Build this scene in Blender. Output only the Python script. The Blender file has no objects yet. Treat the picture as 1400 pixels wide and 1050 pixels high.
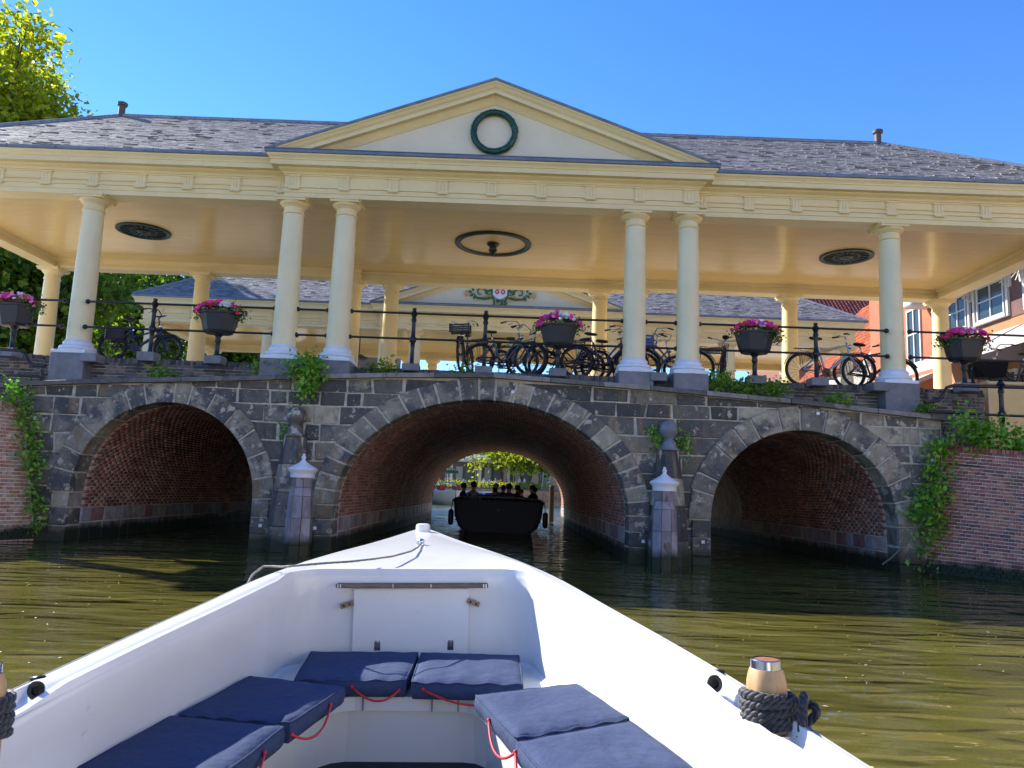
import bpy, math, random
import numpy as np
from mathutils import Vector, Matrix, Euler
R = math.radians
random.seed(7)
rng = np.random.default_rng(7)
scene = bpy.context.scene
COL = scene.collection

# ------------------------------------------------------------------ camera
CAM_O = Vector((.544, -14.47, 1.104))
_pi, _ro, _ya = .139, .037, -.001
_fw = Vector((math.sin(_ya)*math.cos(_pi), math.cos(_ya)*math.cos(_pi), math.sin(_pi)))
_r0 = Vector((math.cos(_ya), -math.sin(_ya), 0)); _u0 = _r0.cross(_fw)
_r = math.cos(_ro)*_r0 + math.sin(_ro)*_u0
_u = -math.sin(_ro)*_r0 + math.cos(_ro)*_u0
cd = bpy.data.cameras.new('camera'); cam = bpy.data.objects.new('camera', cd); COL.objects.link(cam)
cd.sensor_width = 36; cd.lens = 27.0; cd.clip_end = 2500; cd.clip_start = .05
cam.matrix_world = Matrix(((_r.x, _u.x, -_fw.x, CAM_O.x), (_r.y, _u.y, -_fw.y, CAM_O.y), (_r.z, _u.z, -_fw.z, CAM_O.z), (0, 0, 0, 1)))
scene.camera = cam

# ------------------------------------------------------------------ world, sun, exposure
SUN = Vector((-1.27, .76, 1.0)).normalized()
w = bpy.data.worlds.new('World'); scene.world = w; w.use_nodes = True
wn = w.node_tree
for n in list(wn.nodes): wn.nodes.remove(n)
sky = wn.nodes.new('ShaderNodeTexSky'); sky.sky_type = 'NISHITA'; sky.sun_disc = False
sky.sun_elevation = math.asin(SUN.z); sky.sun_rotation = math.atan2(SUN.x, SUN.y)
sky.altitude = 0; sky.air_density = 1.0; sky.dust_density = .0; sky.ozone_density = 4.0
bg = wn.nodes.new('ShaderNodeBackground'); bg.inputs[1].default_value = .105
wo = wn.nodes.new('ShaderNodeOutputWorld')
hs_ = wn.nodes.new('ShaderNodeHueSaturation'); hs_.inputs['Saturation'].default_value = 1.24; hs_.inputs['Value'].default_value = .69; hs_.inputs['Hue'].default_value = .511
wn.links.new(sky.outputs[0], hs_.inputs['Color']); wn.links.new(hs_.outputs[0], bg.inputs[0]); wn.links.new(bg.outputs[0], wo.inputs[0])
sl = bpy.data.lights.new('sun', 'SUN'); sl.energy = 2.5; sl.angle = R(.5); sl.color = (1, .95, .86)
so = bpy.data.objects.new('sun', sl); COL.objects.link(so)
so.rotation_euler = SUN.to_track_quat('Z', 'Y').to_euler()
vs = scene.view_settings
vs.view_transform = 'Standard'; vs.look = 'None'; vs.gamma = 1; vs.use_curve_mapping = False; vs.exposure = 2.12
scene.cycles.max_bounces = 8; scene.cycles.diffuse_bounces = 4; scene.cycles.glossy_bounces = 4
scene.cycles.transparent_max_bounces = 8; scene.cycles.caustics_reflective = True

# ------------------------------------------------------------------ object helpers
def tag(o, label=None, cat=None, group=None, kind=None):
    if label: o['label'] = label
    if cat: o['category'] = cat
    if group: o['group'] = group
    if kind: o['kind'] = kind
    return o
def wloc(o):
    v = Vector((0, 0, 0))
    while o is not None: v += o.location; o = o.parent
    return v
def thing(name, label, cat, loc=(0, 0, 0), group=None, rz=0):
    o = bpy.data.objects.new(name, None); COL.objects.link(o); o.empty_display_size = .2
    o.location = loc; o.rotation_euler = (0, 0, rz)
    return tag(o, label, cat, group)
def kids(o): return [c for c in list(o.children)]
def dup(o, parent=None, loc=None, rot=None, label=None, skip=()):
    c = o.copy(); COL.objects.link(c); c.parent = parent
    if loc is not None: c.location = loc
    if rot is not None: c.rotation_euler = rot
    if label: c['label'] = label
    for ch in kids(o):
        if ch.name.split('.')[0] in skip: continue
        dup(ch, c, skip=skip)
    return c

class MB:
    def __init__(s): s.v = []; s.f = []
    def add(s, vs_, fs):
        b = len(s.v); s.v += [tuple(x) for x in vs_]; s.f += [tuple(i+b for i in f) for f in fs]; return s
    def box(s, x0, x1, y0, y1, z0, z1, bev=0):
        if bev:
            b = bev
            vs_ = []
            for z, k in ((z0, b), (z0+b, 0), (z1-b, 0), (z1, b)):
                for X, Y in ((x0+b-0, y0+k), (x1-b, y0+k), (x1-k, y0+b), (x1-k, y1-b), (x1-b, y1-k), (x0+b, y1-k), (x0+k, y1-b), (x0+k, y0+b)):
                    vs_.append((X, Y, z))
            fs = [tuple(range(7, -1, -1)), tuple(range(24, 32))]
            for l in range(3):
                for i in range(8):
                    j = (i+1) % 8; fs.append((l*8+i, l*8+j, l*8+8+j, l*8+8+i))
            return s.add(vs_, fs)
        return s.add([(x0, y0, z0), (x1, y0, z0), (x1, y1, z0), (x0, y1, z0), (x0, y0, z1), (x1, y0, z1), (x1, y1, z1), (x0, y1, z1)],
                     [(3, 2, 1, 0), (4, 5, 6, 7), (0, 1, 5, 4), (1, 2, 6, 5), (2, 3, 7, 6), (3, 0, 4, 7)])
    def obox(s, c, ax, ay, az):
        c, ax, ay, az = map(Vector, (c, ax, ay, az))
        vs_ = [c+sx*ax+sy*ay+sz*az for sz in (-1, 1) for sx, sy in ((-1, -1), (1, -1), (1, 1), (-1, 1))]
        return s.add(vs_, [(3, 2, 1, 0), (4, 5, 6, 7), (0, 1, 5, 4), (1, 2, 6, 5), (2, 3, 7, 6), (3, 0, 4, 7)])
    def lathe(s, prof, c=(0, 0, 0), n=16, cap=True, phase=0, sx=1, sy=1):
        c = Vector(c); vs_ = []
        for r, z in prof:
            for i in range(n):
                a = 2*math.pi*i/n+phase; vs_.append((c.x+sx*r*math.cos(a), c.y+sy*r*math.sin(a), c.z+z))
        fs = []
        for k in range(len(prof)-1):
            for i in range(n):
                j = (i+1) % n; fs.append((k*n+i, k*n+j, k*n+n+j, k*n+n+i))
        if cap: fs.append(tuple(range(n-1, -1, -1))); fs.append(tuple(range((len(prof)-1)*n, len(prof)*n)))
        return s.add(vs_, fs)
    def tube(s, pts, r, n=8, closed=False, cap=True):
        pts = [Vector(p) for p in pts]; m = len(pts); vs_ = []
        rr = r if isinstance(r, (list, tuple)) else [r]*m
        up = None
        for i, p in enumerate(pts):
            if closed: t = (pts[(i+1) % m]-pts[i-1])
            else: t = pts[min(i+1, m-1)]-pts[max(i-1, 0)]
            t.normalize()
            if up is None:
                up = Vector((0, 0, 1)) if abs(t.z) < .9 else Vector((1, 0, 0))
            a = t.cross(up)
            if a.length < 1e-4: a = t.orthogonal()
            a.normalize(); b = a.cross(t); b.normalize(); up = b
            for k in range(n):
                q = 2*math.pi*k/n; vs_.append(p+rr[i]*(math.cos(q)*a+math.sin(q)*b))
        fs = []
        for i in range(m if closed else m-1):
            i2 = (i+1) % m
            for k in range(n):
                k2 = (k+1) % n; fs.append((i*n+k, i*n+k2, i2*n+k2, i2*n+k))
        if cap and not closed: fs.append(tuple(range(n-1, -1, -1))); fs.append(tuple(range((m-1)*n, m*n)))
        return s.add(vs_, fs)
    def prism(s, poly, h0, h1, f):
        """poly: 2d points; f(a,b,h)->xyz"""
        n = len(poly); vs_ = [f(a, b, h0) for a, b in poly]+[f(a, b, h1) for a, b in poly]
        fs = [tuple(range(n-1, -1, -1)), tuple(range(n, 2*n))]+[(i, (i+1) % n, n+(i+1) % n, n+i) for i in range(n)]
        return s.add(vs_, fs)
    def ball(s, c, r, n=12, m=8, sz=1):
        return s.lathe([(max(r*math.sin(math.pi*k/m), 1e-4), -sz*r*math.cos(math.pi*k/m)) for k in range(m+1)], c, n)
    def build(s, name, mat, parent=None, smooth=False, world=False, recalc=True, ang=None):
        me = bpy.data.meshes.new(name)
        v = s.v
        if world and parent is not None:
            o = wloc(parent); v = [(a[0]-o.x, a[1]-o.y, a[2]-o.z) for a in v]
        me.from_pydata([tuple(a) for a in v], [], s.f)
        if recalc:
            import bmesh
            bm = bmesh.new(); bm.from_mesh(me); bmesh.ops.recalc_face_normals(bm, faces=bm.faces); bm.to_mesh(me); bm.free()
        if smooth:
            me.polygons.foreach_set('use_smooth', [True]*len(me.polygons))
            if ang: 
                try: me.set_sharp_from_angle(angle=R(ang))
                except Exception: pass
        me.update()
        if mat is not None: me.materials.append(mat)
        ob = bpy.data.objects.new(name, me); COL.objects.link(ob); ob.parent = parent
        return ob

def npmesh(name, V, F, mat, parent=None, world=False, smooth=False):
    """V (n,3) array, F (m,4) or (m,3) array"""
    V = np.asarray(V, np.float32)
    if world and parent is not None: V = V-np.array(wloc(parent), np.float32)
    F = np.asarray(F, np.int32); k = F.shape[1]
    me = bpy.data.meshes.new(name); me.vertices.add(len(V)); me.vertices.foreach_set('co', V.ravel())
    me.loops.add(F.size); me.loops.foreach_set('vertex_index', F.ravel())
    me.polygons.add(len(F)); me.polygons.foreach_set('loop_start', np.arange(0, F.size, k, dtype=np.int32))
    me.polygons.foreach_set('loop_total', np.full(len(F), k, np.int32))
    if smooth: me.polygons.foreach_set('use_smooth', np.ones(len(F), bool))
    me.update(calc_edges=True); me.validate()
    if mat is not None: me.materials.append(mat)
    ob = bpy.data.objects.new(name, me); COL.objects.link(ob); ob.parent = parent
    return ob

def sweep(prof, path, closed=True, up=(0, 0, 1)):
    """mitred sweep of (out,z) profile round a plan path (anticlockwise -> out is to the right)"""
    m = MB(); n = len(path); k = len(prof); vs_ = []
    for i in range(n):
        p = Vector(path[i]); a = Vector(path[i-1]); b = Vector(path[(i+1) % n])
        d1 = (p-a).normalized(); d2 = (b-p).normalized()
        n1 = Vector((d1.y, -d1.x)); n2 = Vector((d2.y, -d2.x))
        mm = (n1+n2); mm = mm/(mm.dot(n1)) if mm.length > 1e-6 else n1
        for o, z in prof: vs_.append((p.x+mm.x*o, p.y+mm.y*o, z))
    fs = []
    for i in range(n):
        j = (i+1) % n
        for q in range(k-1): fs.append((i*k+q, j*k+q, j*k+q+1, i*k+q+1))
    return m.add(vs_, fs)

# ------------------------------------------------------------------ materials
MATS = {}
def mat(name, col=(.5, .5, .5), rough=.6, metal=0, var=0, island=False, objrnd=False, ramp=None, noise=None, bump=None,
        spec=.5, coat=0, stains=None, transl=0, low=None, sheen=0):
    """ramp: list of (pos,colour) picked by island/object random; noise=(scale,amount,detail); bump=(scale,strength,distance[,stretch]);
    stains: list of (scale,threshold_lo,threshold_hi,colour,(sx,sy,sz)) ; low=(z0,z1,colour) for growth near the waterline"""
    if name in MATS: return MATS[name]
    m = bpy.data.materials.new(name); m.use_nodes = True; nt = m.node_tree; N = nt.nodes; L = nt.links
    bs = N['Principled BSDF']; out = N['Material Output']
    bs.inputs['Roughness'].default_value = rough; bs.inputs['Metallic'].default_value = metal
    bs.inputs['Specular IOR Level'].default_value = spec
    if coat: bs.inputs['Coat Weight'].default_value = coat
    if sheen: bs.inputs['Sheen Weight'].default_value = sheen
    geo = N.new('ShaderNodeNewGeometry'); oi = N.new('ShaderNodeObjectInfo')
    tc = N.new('ShaderNodeTexCoord')
    cur = None
    rnd = geo.outputs['Random Per Island'] if island else oi.outputs['Random']
    if ramp:
        cr = N.new('ShaderNodeValToRGB'); el = cr.color_ramp.elements
        while len(el) < len(ramp): el.new(.5)
        for e, (p, c) in zip(el, ramp): e.position = p; e.color = (*c, 1)
        L.new(rnd, cr.inputs[0]); cur = cr.outputs[0]
    else:
        rgb = N.new('ShaderNodeRGB'); rgb.outputs[0].default_value = (*col, 1); cur = rgb.outputs[0]
    pos = geo.outputs['Position']
    def mixc(fac, a, b, mode='MIX'):
        x = N.new('ShaderNodeMix'); x.data_type = 'RGBA'; x.blend_type = mode; x.clamp_factor = True
        if isinstance(fac, float): x.inputs[0].default_value = fac
        else: L.new(fac, x.inputs[0])
        for s_, q in ((6, a), (7, b)):
            if isinstance(q, tuple): x.inputs[s_].default_value = (*q, 1)
            else: L.new(q, x.inputs[s_])
        return x.outputs[2]
    def mapping(scale3):
        mp = N.new('ShaderNodeMapping'); mp.inputs['Scale'].default_value = scale3; L.new(pos, mp.inputs[0]); return mp.outputs[0]
    if var:
        hs = N.new('ShaderNodeHueSaturation'); mr = N.new('ShaderNodeMapRange')
        mr.inputs[3].default_value = 1-var; mr.inputs[4].default_value = 1+var
        L.new(rnd, mr.inputs[0]); L.new(mr.outputs[0], hs.inputs['Value']); L.new(cur, hs.inputs['Color']); cur = hs.outputs[0]
    if noise:
        nz = N.new('ShaderNodeTexNoise'); nz.inputs['Scale'].default_value = noise[0]; nz.inputs['Detail'].default_value = noise[2] if len(noise) > 2 else 5
        nz.inputs['Roughness'].default_value = .62
        L.new(mapping(noise[3]) if len(noise) > 3 else pos, nz.inputs['Vector'])
        mr = N.new('ShaderNodeMapRange'); mr.inputs[1].default_value = .3; mr.inputs[2].default_value = .7
        mr.inputs[3].default_value = 1-noise[1]; mr.inputs[4].default_value = 1+noise[1]
        L.new(nz.outputs[0], mr.inputs[0])
        hs = N.new('ShaderNodeHueSaturation'); L.new(mr.outputs[0], hs.inputs['Value']); L.new(cur, hs.inputs['Color']); cur = hs.outputs[0]
    for st in (stains or []):
        nz = N.new('ShaderNodeTexNoise'); nz.inputs['Scale'].default_value = st[0]; nz.inputs['Detail'].default_value = 6; nz.inputs['Roughness'].default_value = .65
        ad = N.new('ShaderNodeVectorMath'); ad.operation = 'ADD'
        L.new(mapping(st[4] if len(st) > 4 else (1, 1, 1)), ad.inputs[0])
        if objrnd:
            cb = N.new('ShaderNodeCombineXYZ'); ml = N.new('ShaderNodeMath'); ml.operation = 'MULTIPLY'; ml.inputs[1].default_value = 9.0
            L.new(rnd, ml.inputs[0]); L.new(ml.outputs[0], cb.inputs[0]); L.new(cb.outputs[0], ad.inputs[1])
        L.new(ad.outputs[0], nz.inputs['Vector'])
        mr = N.new('ShaderNodeMapRange'); mr.inputs[1].default_value = st[1]; mr.inputs[2].default_value = st[2]; L.new(nz.outputs[0], mr.inputs[0])
        cur = mixc(mr.outputs[0], cur, st[3])
    if low:
        sp = N.new('ShaderNodeSeparateXYZ'); L.new(pos, sp.inputs[0])
        nz = N.new('ShaderNodeTexNoise'); nz.inputs['Scale'].default_value = 5; L.new(pos, nz.inputs['Vector'])
        ma = N.new('ShaderNodeMath'); ma.operation = 'MULTIPLY_ADD'; ma.inputs[1].default_value = -.22; L.new(nz.outputs[0], ma.inputs[0]); L.new(sp.outputs[2], ma.inputs[2])
        mr = N.new('ShaderNodeMapRange'); mr.inputs[1].default_value = low[0]; mr.inputs[2].default_value = low[1]
        mr.inputs[3].default_value = 1; mr.inputs[4].default_value = 0; L.new(ma.outputs[0], mr.inputs[0])
        cur = mixc(mr.outputs[0], cur, low[2])
    L.new(cur, bs.inputs['Base Color'])
    if bump:
        prev = None
        for b in (bump if isinstance(bump, list) else [bump]):
            nz = N.new('ShaderNodeTexNoise'); nz.inputs['Scale'].default_value = b[0]; nz.inputs['Detail'].default_value = 6
            L.new(mapping(b[3]) if len(b) > 3 else pos, nz.inputs['Vector'])
            bp = N.new('ShaderNodeBump'); bp.inputs['Strength'].default_value = b[1]; bp.inputs['Distance'].default_value = b[2]
            L.new(nz.outputs[0], bp.inputs['Height'])
            if prev: L.new(prev, bp.inputs['Normal'])
            prev = bp.outputs[0]
        L.new(prev, bs.inputs['Normal'])
    if transl:
        tr = N.new('ShaderNodeBsdfTranslucent'); mx = N.new('ShaderNodeMixShader'); mx.inputs[0].default_value = transl
        g = mixc(1.0, cur, (1.35, 1.5, .55), 'MULTIPLY'); L.new(g, tr.inputs[0])
        L.new(bs.outputs[0], mx.inputs[1]); L.new(tr.outputs[0], mx.inputs[2]); L.new(mx.outputs[0], out.inputs[0])
    MATS[name] = m
    return m

CREAM = (.77, .64, .345)
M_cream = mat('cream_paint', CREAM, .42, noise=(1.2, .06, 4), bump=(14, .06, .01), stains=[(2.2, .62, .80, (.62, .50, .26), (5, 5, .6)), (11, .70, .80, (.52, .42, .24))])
M_ceil = mat('ceiling_paint', (.79, .58, .26), .20, noise=(2.5, .05, 4, (.3, 2, 1)), bump=[(5, .10, .01, (.35, 2.5, 1)), (40, .05, .004)])
M_colw = mat('column_paint', (.76, .68, .43), .38, noise=(1.5, .06, 5), bump=(18, .05, .01), stains=[(1.8, .60, .80, (.62, .56, .38), (6, 6, .5)), (13, .70, .78, (.50, .45, .32))])
M_base = mat('column_foot_paint', (.66, .72, .80), .4, noise=(6, .08, 4))
M_lead = mat('lead_sheet', (.16, .19, .23), .45, metal=.3, noise=(5, .2, 4), bump=(12, .15, .01))
M_slate = mat('roof_slate', rough=.72, spec=.3, island=True, ramp=[(0, (.14, .13, .125)), (.35, (.20, .185, .175)), (.7, (.25, .23, .215)), (1, (.32, .29, .27))], noise=(9, .25, 5), bump=(30, .3, .01))
M_slate1 = mat('roof_slate_single', rough=.72, spec=.3, ramp=[(0, (.14, .13, .125)), (.35, (.20, .185, .175)), (.7, (.25, .23, .215)), (1, (.32, .29, .27))], noise=(9, .25, 5), bump=(30, .3, .01))
M_under = mat('roof_underlay', (.05, .05, .055), .8)
M_green = mat('dark_green_paint', (.006, .055, .038), .35, noise=(20, .3, 4), bump=(40, .2, .005))
M_dgreen = mat('ceiling_ornament_paint', (.012, .035, .03), .4)
M_dark = mat('near_black', (.008, .009, .009), .6)
STAIN_S = [(1.7, .60, .66, (.24, .215, .17)), (5, .62, .66, (.42, .38, .30)), (1.1, .55, .66, (.20, .13, .07), (2.2, 2.2, .35)), (26, .64, .68, (.55, .52, .45)), (2.4, .60, .64, (.05, .052, .06), (1.5, 1.5, .4))]
M_stone = mat('bluestone', rough=.62, ramp=[(0, (.042, .040, .041)), (.45, (.072, .068, .065)), (.8, (.125, .112, .095)), (1, (.23, .195, .145))],
              noise=(6, .35, 6), stains=STAIN_S, objrnd=True, bump=[(4, .35, .03), (30, .35, .008)], low=(-.02, .20, (.028, .032, .012)))
M_vous = mat('voussoir_stone', rough=.65, ramp=[(0, (.115, .105, .092)), (.4, (.20, .18, .145)), (.8, (.29, .25, .185)), (1, (.40, .345, .25))],
             noise=(5, .35, 6), stains=[(2.2, .50, .60, (.075, .075, .080)), (6, .56, .62, (.46, .41, .32)), (1.2, .56, .68, (.22, .14, .07), (2, 2, .4)), (30, .64, .68, (.55, .52, .45))], objrnd=True,
             bump=[(4, .4, .03), (30, .4, .008)], low=(-.02, .20, (.028, .032, .012)))
M_mortar = mat('lime_mortar', (.50, .46, .38), .85, noise=(9, .3, 5), bump=(25, .4, .01), stains=[(3, .6, .7, (.12, .11, .10))], low=(-.02, .12, (.02, .022, .012)))
M_coping = mat('coping_stone', rough=.7, ramp=[(0, (.09, .085, .08)), (.6, (.16, .15, .135)), (1, (.28, .26, .23))], noise=(8, .3, 6), stains=[(5, .6, .68, (.05, .07, .03))], objrnd=True, bump=(20, .4, .01))
M_grey = mat('grey_stone', (.17, .175, .20), .6, var=.15, noise=(5, .25, 6), stains=[(9, .64, .72, (.28, .27, .26))], bump=(20, .3, .01))
BR = [(0, (.22, .070, .055)), (.3, (.35, .105, .072)), (.6, (.46, .15, .09)), (.85, (.54, .22, .125)), (1, (.17, .070, .060))]
M_brick = mat('red_brick', rough=.8, ramp=BR, noise=(14, .3, 5), objrnd=True, stains=[(3.2, .6, .70, (.16, .13, .035))], bump=(40, .5, .006), low=(-.02, .12, (.02, .03, .012)))
M_brickS = mat('red_brick_far', rough=.8, island=True, ramp=BR, noise=(14, .3, 5), stains=[(3.2, .6, .70, (.16, .13, .035))], bump=(40, .5, .006), low=(-.02, .12, (.02, .03, .012)))
BL = [(0, (0.391, 0.138, 0.092)), (.3, (0.460, 0.230, 0.161)), (.55, (0.575, 0.345, 0.241)), (.8, (0.414, 0.287, 0.230)), (1, (0.667, 0.517, 0.380))]
M_brickL = mat('weathered_brick', rough=.85, ramp=BL, noise=(12, .3, 5), objrnd=True, stains=[(3, .58, .66, (.20, .19, .04)), (5, .62, .7, (.40, .36, .30))], bump=(40, .5, .006), low=(-.02, .12, (.02, .03, .012)))
M_brickLS = mat('weathered_brick_far', rough=.85, island=True, ramp=BL, noise=(12, .3, 5), stains=[(3, .58, .66, (.20, .19, .04)), (5, .62, .7, (.40, .36, .30))], bump=(40, .5, .006))
M_pink = mat('pointing_mortar', (.84, .76, .66), .9, noise=(20, .25, 4), low=(-.02, .12, (.02, .03, .012)))
M_vbrick = mat('vault_brick', rough=.85, island=True, ramp=[(0, (.26, .11, .085)), (.4, (.38, .17, .125)), (.8, (.50, .27, .20)), (1, (.24, .16, .14))],
               noise=(1.3, .35, 6), stains=[(2.2, .58, .70, (.42, .36, .30)), (.7, .6, .75, (.07, .05, .04))], bump=(40, .5, .006))
M_vmort = mat('vault_mortar', (.62, .54, .46), .9, noise=(2.0, .4, 5))
M_vstone = mat('vault_base_stone', rough=.7, island=True, ramp=[(0, (.30, .14, .13)), (.35, (.32, .27, .27)), (.6, (.38, .37, .40)), (.8, (.48, .36, .24)), (1, (.22, .23, .26))],
               noise=(6, .35, 6), stains=[(5, .58, .68, (.27, .25, .23))], bump=(20, .4, .01), low=(.0, .16, (.02, .022, .012)))
M_clink = mat('grey_clinker', rough=.75, island=True, ramp=[(0, (.04, .04, .045)), (.5, (.085, .085, .095)), (.85, (.15, .14, .135)), (1, (.22, .16, .10))], noise=(10, .3, 5), bump=(40, .4, .006))
M_clmort = mat('clinker_mortar', (.46, .43, .39), .9, noise=(9, .4, 5), stains=[(4, .55, .66, (.08, .085, .05))])
M_iron = mat('black_iron_paint', (.005, .007, .013), .34, noise=(20, .2, 4), bump=(50, .1, .004))
M_white = mat('white_paint', (.78, .79, .80), .35, noise=(5, .04, 4))
M_gel = mat('white_gelcoat', (.76, .755, .74), .22, noise=(2, .03, 4), coat=.3, stains=[(14, .66, .78, (.62, .62, .60)), (3, .62, .80, (.66, .66, .64), (1, .3, 1))])
M_leafL = mat('lime_leaf', rough=.5, island=True, ramp=[(0, (.14, .19, .012)), (.5, (.28, .31, .018)), (.85, (.42, .40, .025)), (1, (.52, .44, .03))], transl=.6)
M_leafD = mat('dark_leaf', rough=.5, island=True, ramp=[(0, (.05, .10, .012)), (.5, (.09, .17, .018)), (.85, (.18, .26, .022)), (1, (.36, .38, .04))], transl=.55)
M_ivy = mat('ivy_leaf', rough=.4, island=True, ramp=[(0, (.08, .22, .02)), (.5, (.16, .37, .035)), (1, (.32, .52, .06))], transl=.3)
M_fern = mat('fern_leaf', rough=.5, island=True, ramp=[(0, (.08, .20, .02)), (.6, (.16, .33, .03)), (1, (.30, .42, .05))], transl=.4)
M_bark = mat('bark', (.09, .065, .045), .9, noise=(6, .4, 5), bump=(12, .6, .03))

# ------------------------------------------------------------------ foliage helper (numpy leaf clouds)
def leaf_cloud(name, blobs, n, size, m, parent=None, shape='leaf', shell=.55, flat=.0, kind=None, droop=.0):
    """blobs: (cx,cy,cz,rx,ry,rz). leaves are folded 4-point blades placed through the outer volume of the blobs, in sprays"""
    B = np.array(blobs, float); vol = (B[:, 3]*B[:, 4]*B[:, 5])**.67; pr = vol/vol.sum()
    ns = max(1, n//7)
    idx = rng.choice(len(B), ns, p=pr)
    d = rng.normal(size=(ns, 3)); d /= np.linalg.norm(d, axis=1)[:, None]
    rad = shell+(1-shell)*rng.random(ns)**.6
    c = B[idx, :3]+d*rad[:, None]*B[idx, 3:]*(1+.12*rng.normal(size=(ns, 1)))
    c = np.repeat(c, 7, axis=0); c += rng.normal(size=c.shape)*size*1.1
    k = len(c)
    nrm = rng.normal(size=(k, 3))+np.array([0, 0, .8+flat]); nrm /= np.linalg.norm(nrm, axis=1)[:, None]
    t = rng.normal(size=(k, 3))+np.array([0, 0, -droop]); t -= (t*nrm).sum(1)[:, None]*nrm; t /= np.linalg.norm(t, axis=1)[:, None]
    b = np.cross(nrm, t); s = size*(.6+.8*rng.random(k))[:, None]
    fold = nrm*s*.16
    P0 = c; P1 = c+t*s*.5+b*s*.34+fold; P2 = c+t*s; P3 = c+t*s*.5-b*s*.34+fold
    V = np.stack([P0, P1, P2, P3], 1).reshape(-1, 3)
    i = np.arange(k)*4
    F = np.concatenate([np.stack([i, i+1, i+2], 1), np.stack([i, i+2, i+3], 1)])
    o = npmesh(name, V, F, m, parent, world=parent is not None)
    if kind: o['kind'] = kind
    return o
# ------------------------------------------------------------------ water and land
WZ = -.08
def water_mat():
    m = bpy.data.materials.new('canal_water'); m.use_nodes = True; nt = m.node_tree; N = nt.nodes; L = nt.links
    bs = N['Principled BSDF']; bs.inputs['Roughness'].default_value = .04; bs.inputs['IOR'].default_value = 1.33
    geo = N.new('ShaderNodeNewGeometry')
    def noise(scale, st, det=3, dist=0):
        mp = N.new('ShaderNodeMapping'); mp.inputs['Scale'].default_value = st; L.new(geo.outputs['Position'], mp.inputs[0])
        nz = N.new('ShaderNodeTexNoise'); nz.inputs['Scale'].default_value = scale; nz.inputs['Detail'].default_value = det
        nz.inputs['Distortion'].default_value = dist; L.new(mp.outputs[0], nz.inputs['Vector']); return nz.outputs[0]
    cr = N.new('ShaderNodeValToRGB'); cr.color_ramp.elements[0].position = .35; cr.color_ramp.elements[1].position = .68
    cr.color_ramp.elements[0].color = (.085, .078, .018, 1); cr.color_ramp.elements[1].color = (.128, .112, .026, 1)
    L.new(noise(.45, (1, 1.6, 1), 2, .3), cr.inputs[0])
    p = None
    for sc, st, s_, d in ((.75, (.7, 1.5, 1), 1, .075), (2.3, (.6, 1.6, 1), 1, .042), (6.5, (.6, 1.4, 1), 1, .005)):
        b = N.new('ShaderNodeBump'); b.inputs['Strength'].default_value = s_; b.inputs['Distance'].default_value = d
        L.new(noise(sc, st, 1, .5), b.inputs['Height'])
        if p: L.new(p, b.inputs['Normal'])
        p = b.outputs[0]
    # wake of the boat ahead: steeper chop under and beyond the middle arch
    sp = N.new('ShaderNodeSeparateXYZ'); L.new(geo.outputs['Position'], sp.inputs[0])
    m1 = N.new('ShaderNodeMapRange'); m1.inputs[1].default_value = -5; m1.inputs[2].default_value = 3; L.new(sp.outputs[1], m1.inputs[0])
    ab = N.new('ShaderNodeMath'); ab.operation = 'ABSOLUTE'; L.new(sp.outputs[0], ab.inputs[0])
    m2 = N.new('ShaderNodeMapRange'); m2.inputs[1].default_value = 2.0; m2.inputs[2].default_value = 4.5; m2.inputs[3].default_value = 1; m2.inputs[4].default_value = 0; L.new(ab.outputs[0], m2.inputs[0])
    mm = N.new('ShaderNodeMath'); mm.operation = 'MULTIPLY'; L.new(m1.outputs[0], mm.inputs[0]); L.new(m2.outputs[0], mm.inputs[1])
    h_ = N.new('ShaderNodeMath'); h_.operation = 'MULTIPLY'; L.new(noise(1.7, (.8, 1.5, 1), 2, .6), h_.inputs[0]); L.new(mm.outputs[0], h_.inputs[1])
    b = N.new('ShaderNodeBump'); b.inputs['Strength'].default_value = 1; b.inputs['Distance'].default_value = .13; L.new(h_.outputs[0], b.inputs['Height']); L.new(p, b.inputs['Normal']); p = b.outputs[0]
    # light scattered back by the murky water ignores the ripples, the mirror surface follows them
    N.remove(bs); df = N.new('ShaderNodeBsdfDiffuse'); L.new(cr.outputs[0], df.inputs[0])
    gl = N.new('ShaderNodeBsdfGlossy'); gl.inputs['Roughness'].default_value = .0; L.new(p, gl.inputs['Normal'])
    fr = N.new('ShaderNodeFresnel'); fr.inputs[0].default_value = 1.5; L.new(p, fr.inputs['Normal'])
    mx = N.new('ShaderNodeMixShader'); L.new(fr.outputs[0], mx.inputs[0]); L.new(df.outputs[0], mx.inputs[1]); L.new(gl.outputs[0], mx.inputs[2])
    L.new(mx.outputs[0], N['Material Output'].inputs[0])
    return m
m = MB(); m.add([(-400, -60, WZ), (400, -60, WZ), (400, 500, WZ), (-400, 500, WZ)], [(0, 1, 2, 3)])
tag(m.build('water', water_mat()), kind='structure')
M_soil = mat('canal_bed_soil', (.06, .05, .03), .9, noise=(1, .3, 4))
m = MB(); m.box(-900, 900, -300, 1500, -4, -2.5); tag(m.build('ground', M_soil), kind='structure')
M_pave = mat('quay_paving', (.48, .42, .34), .85, noise=(3, .25, 6), bump=(20, .4, .01))
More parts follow.
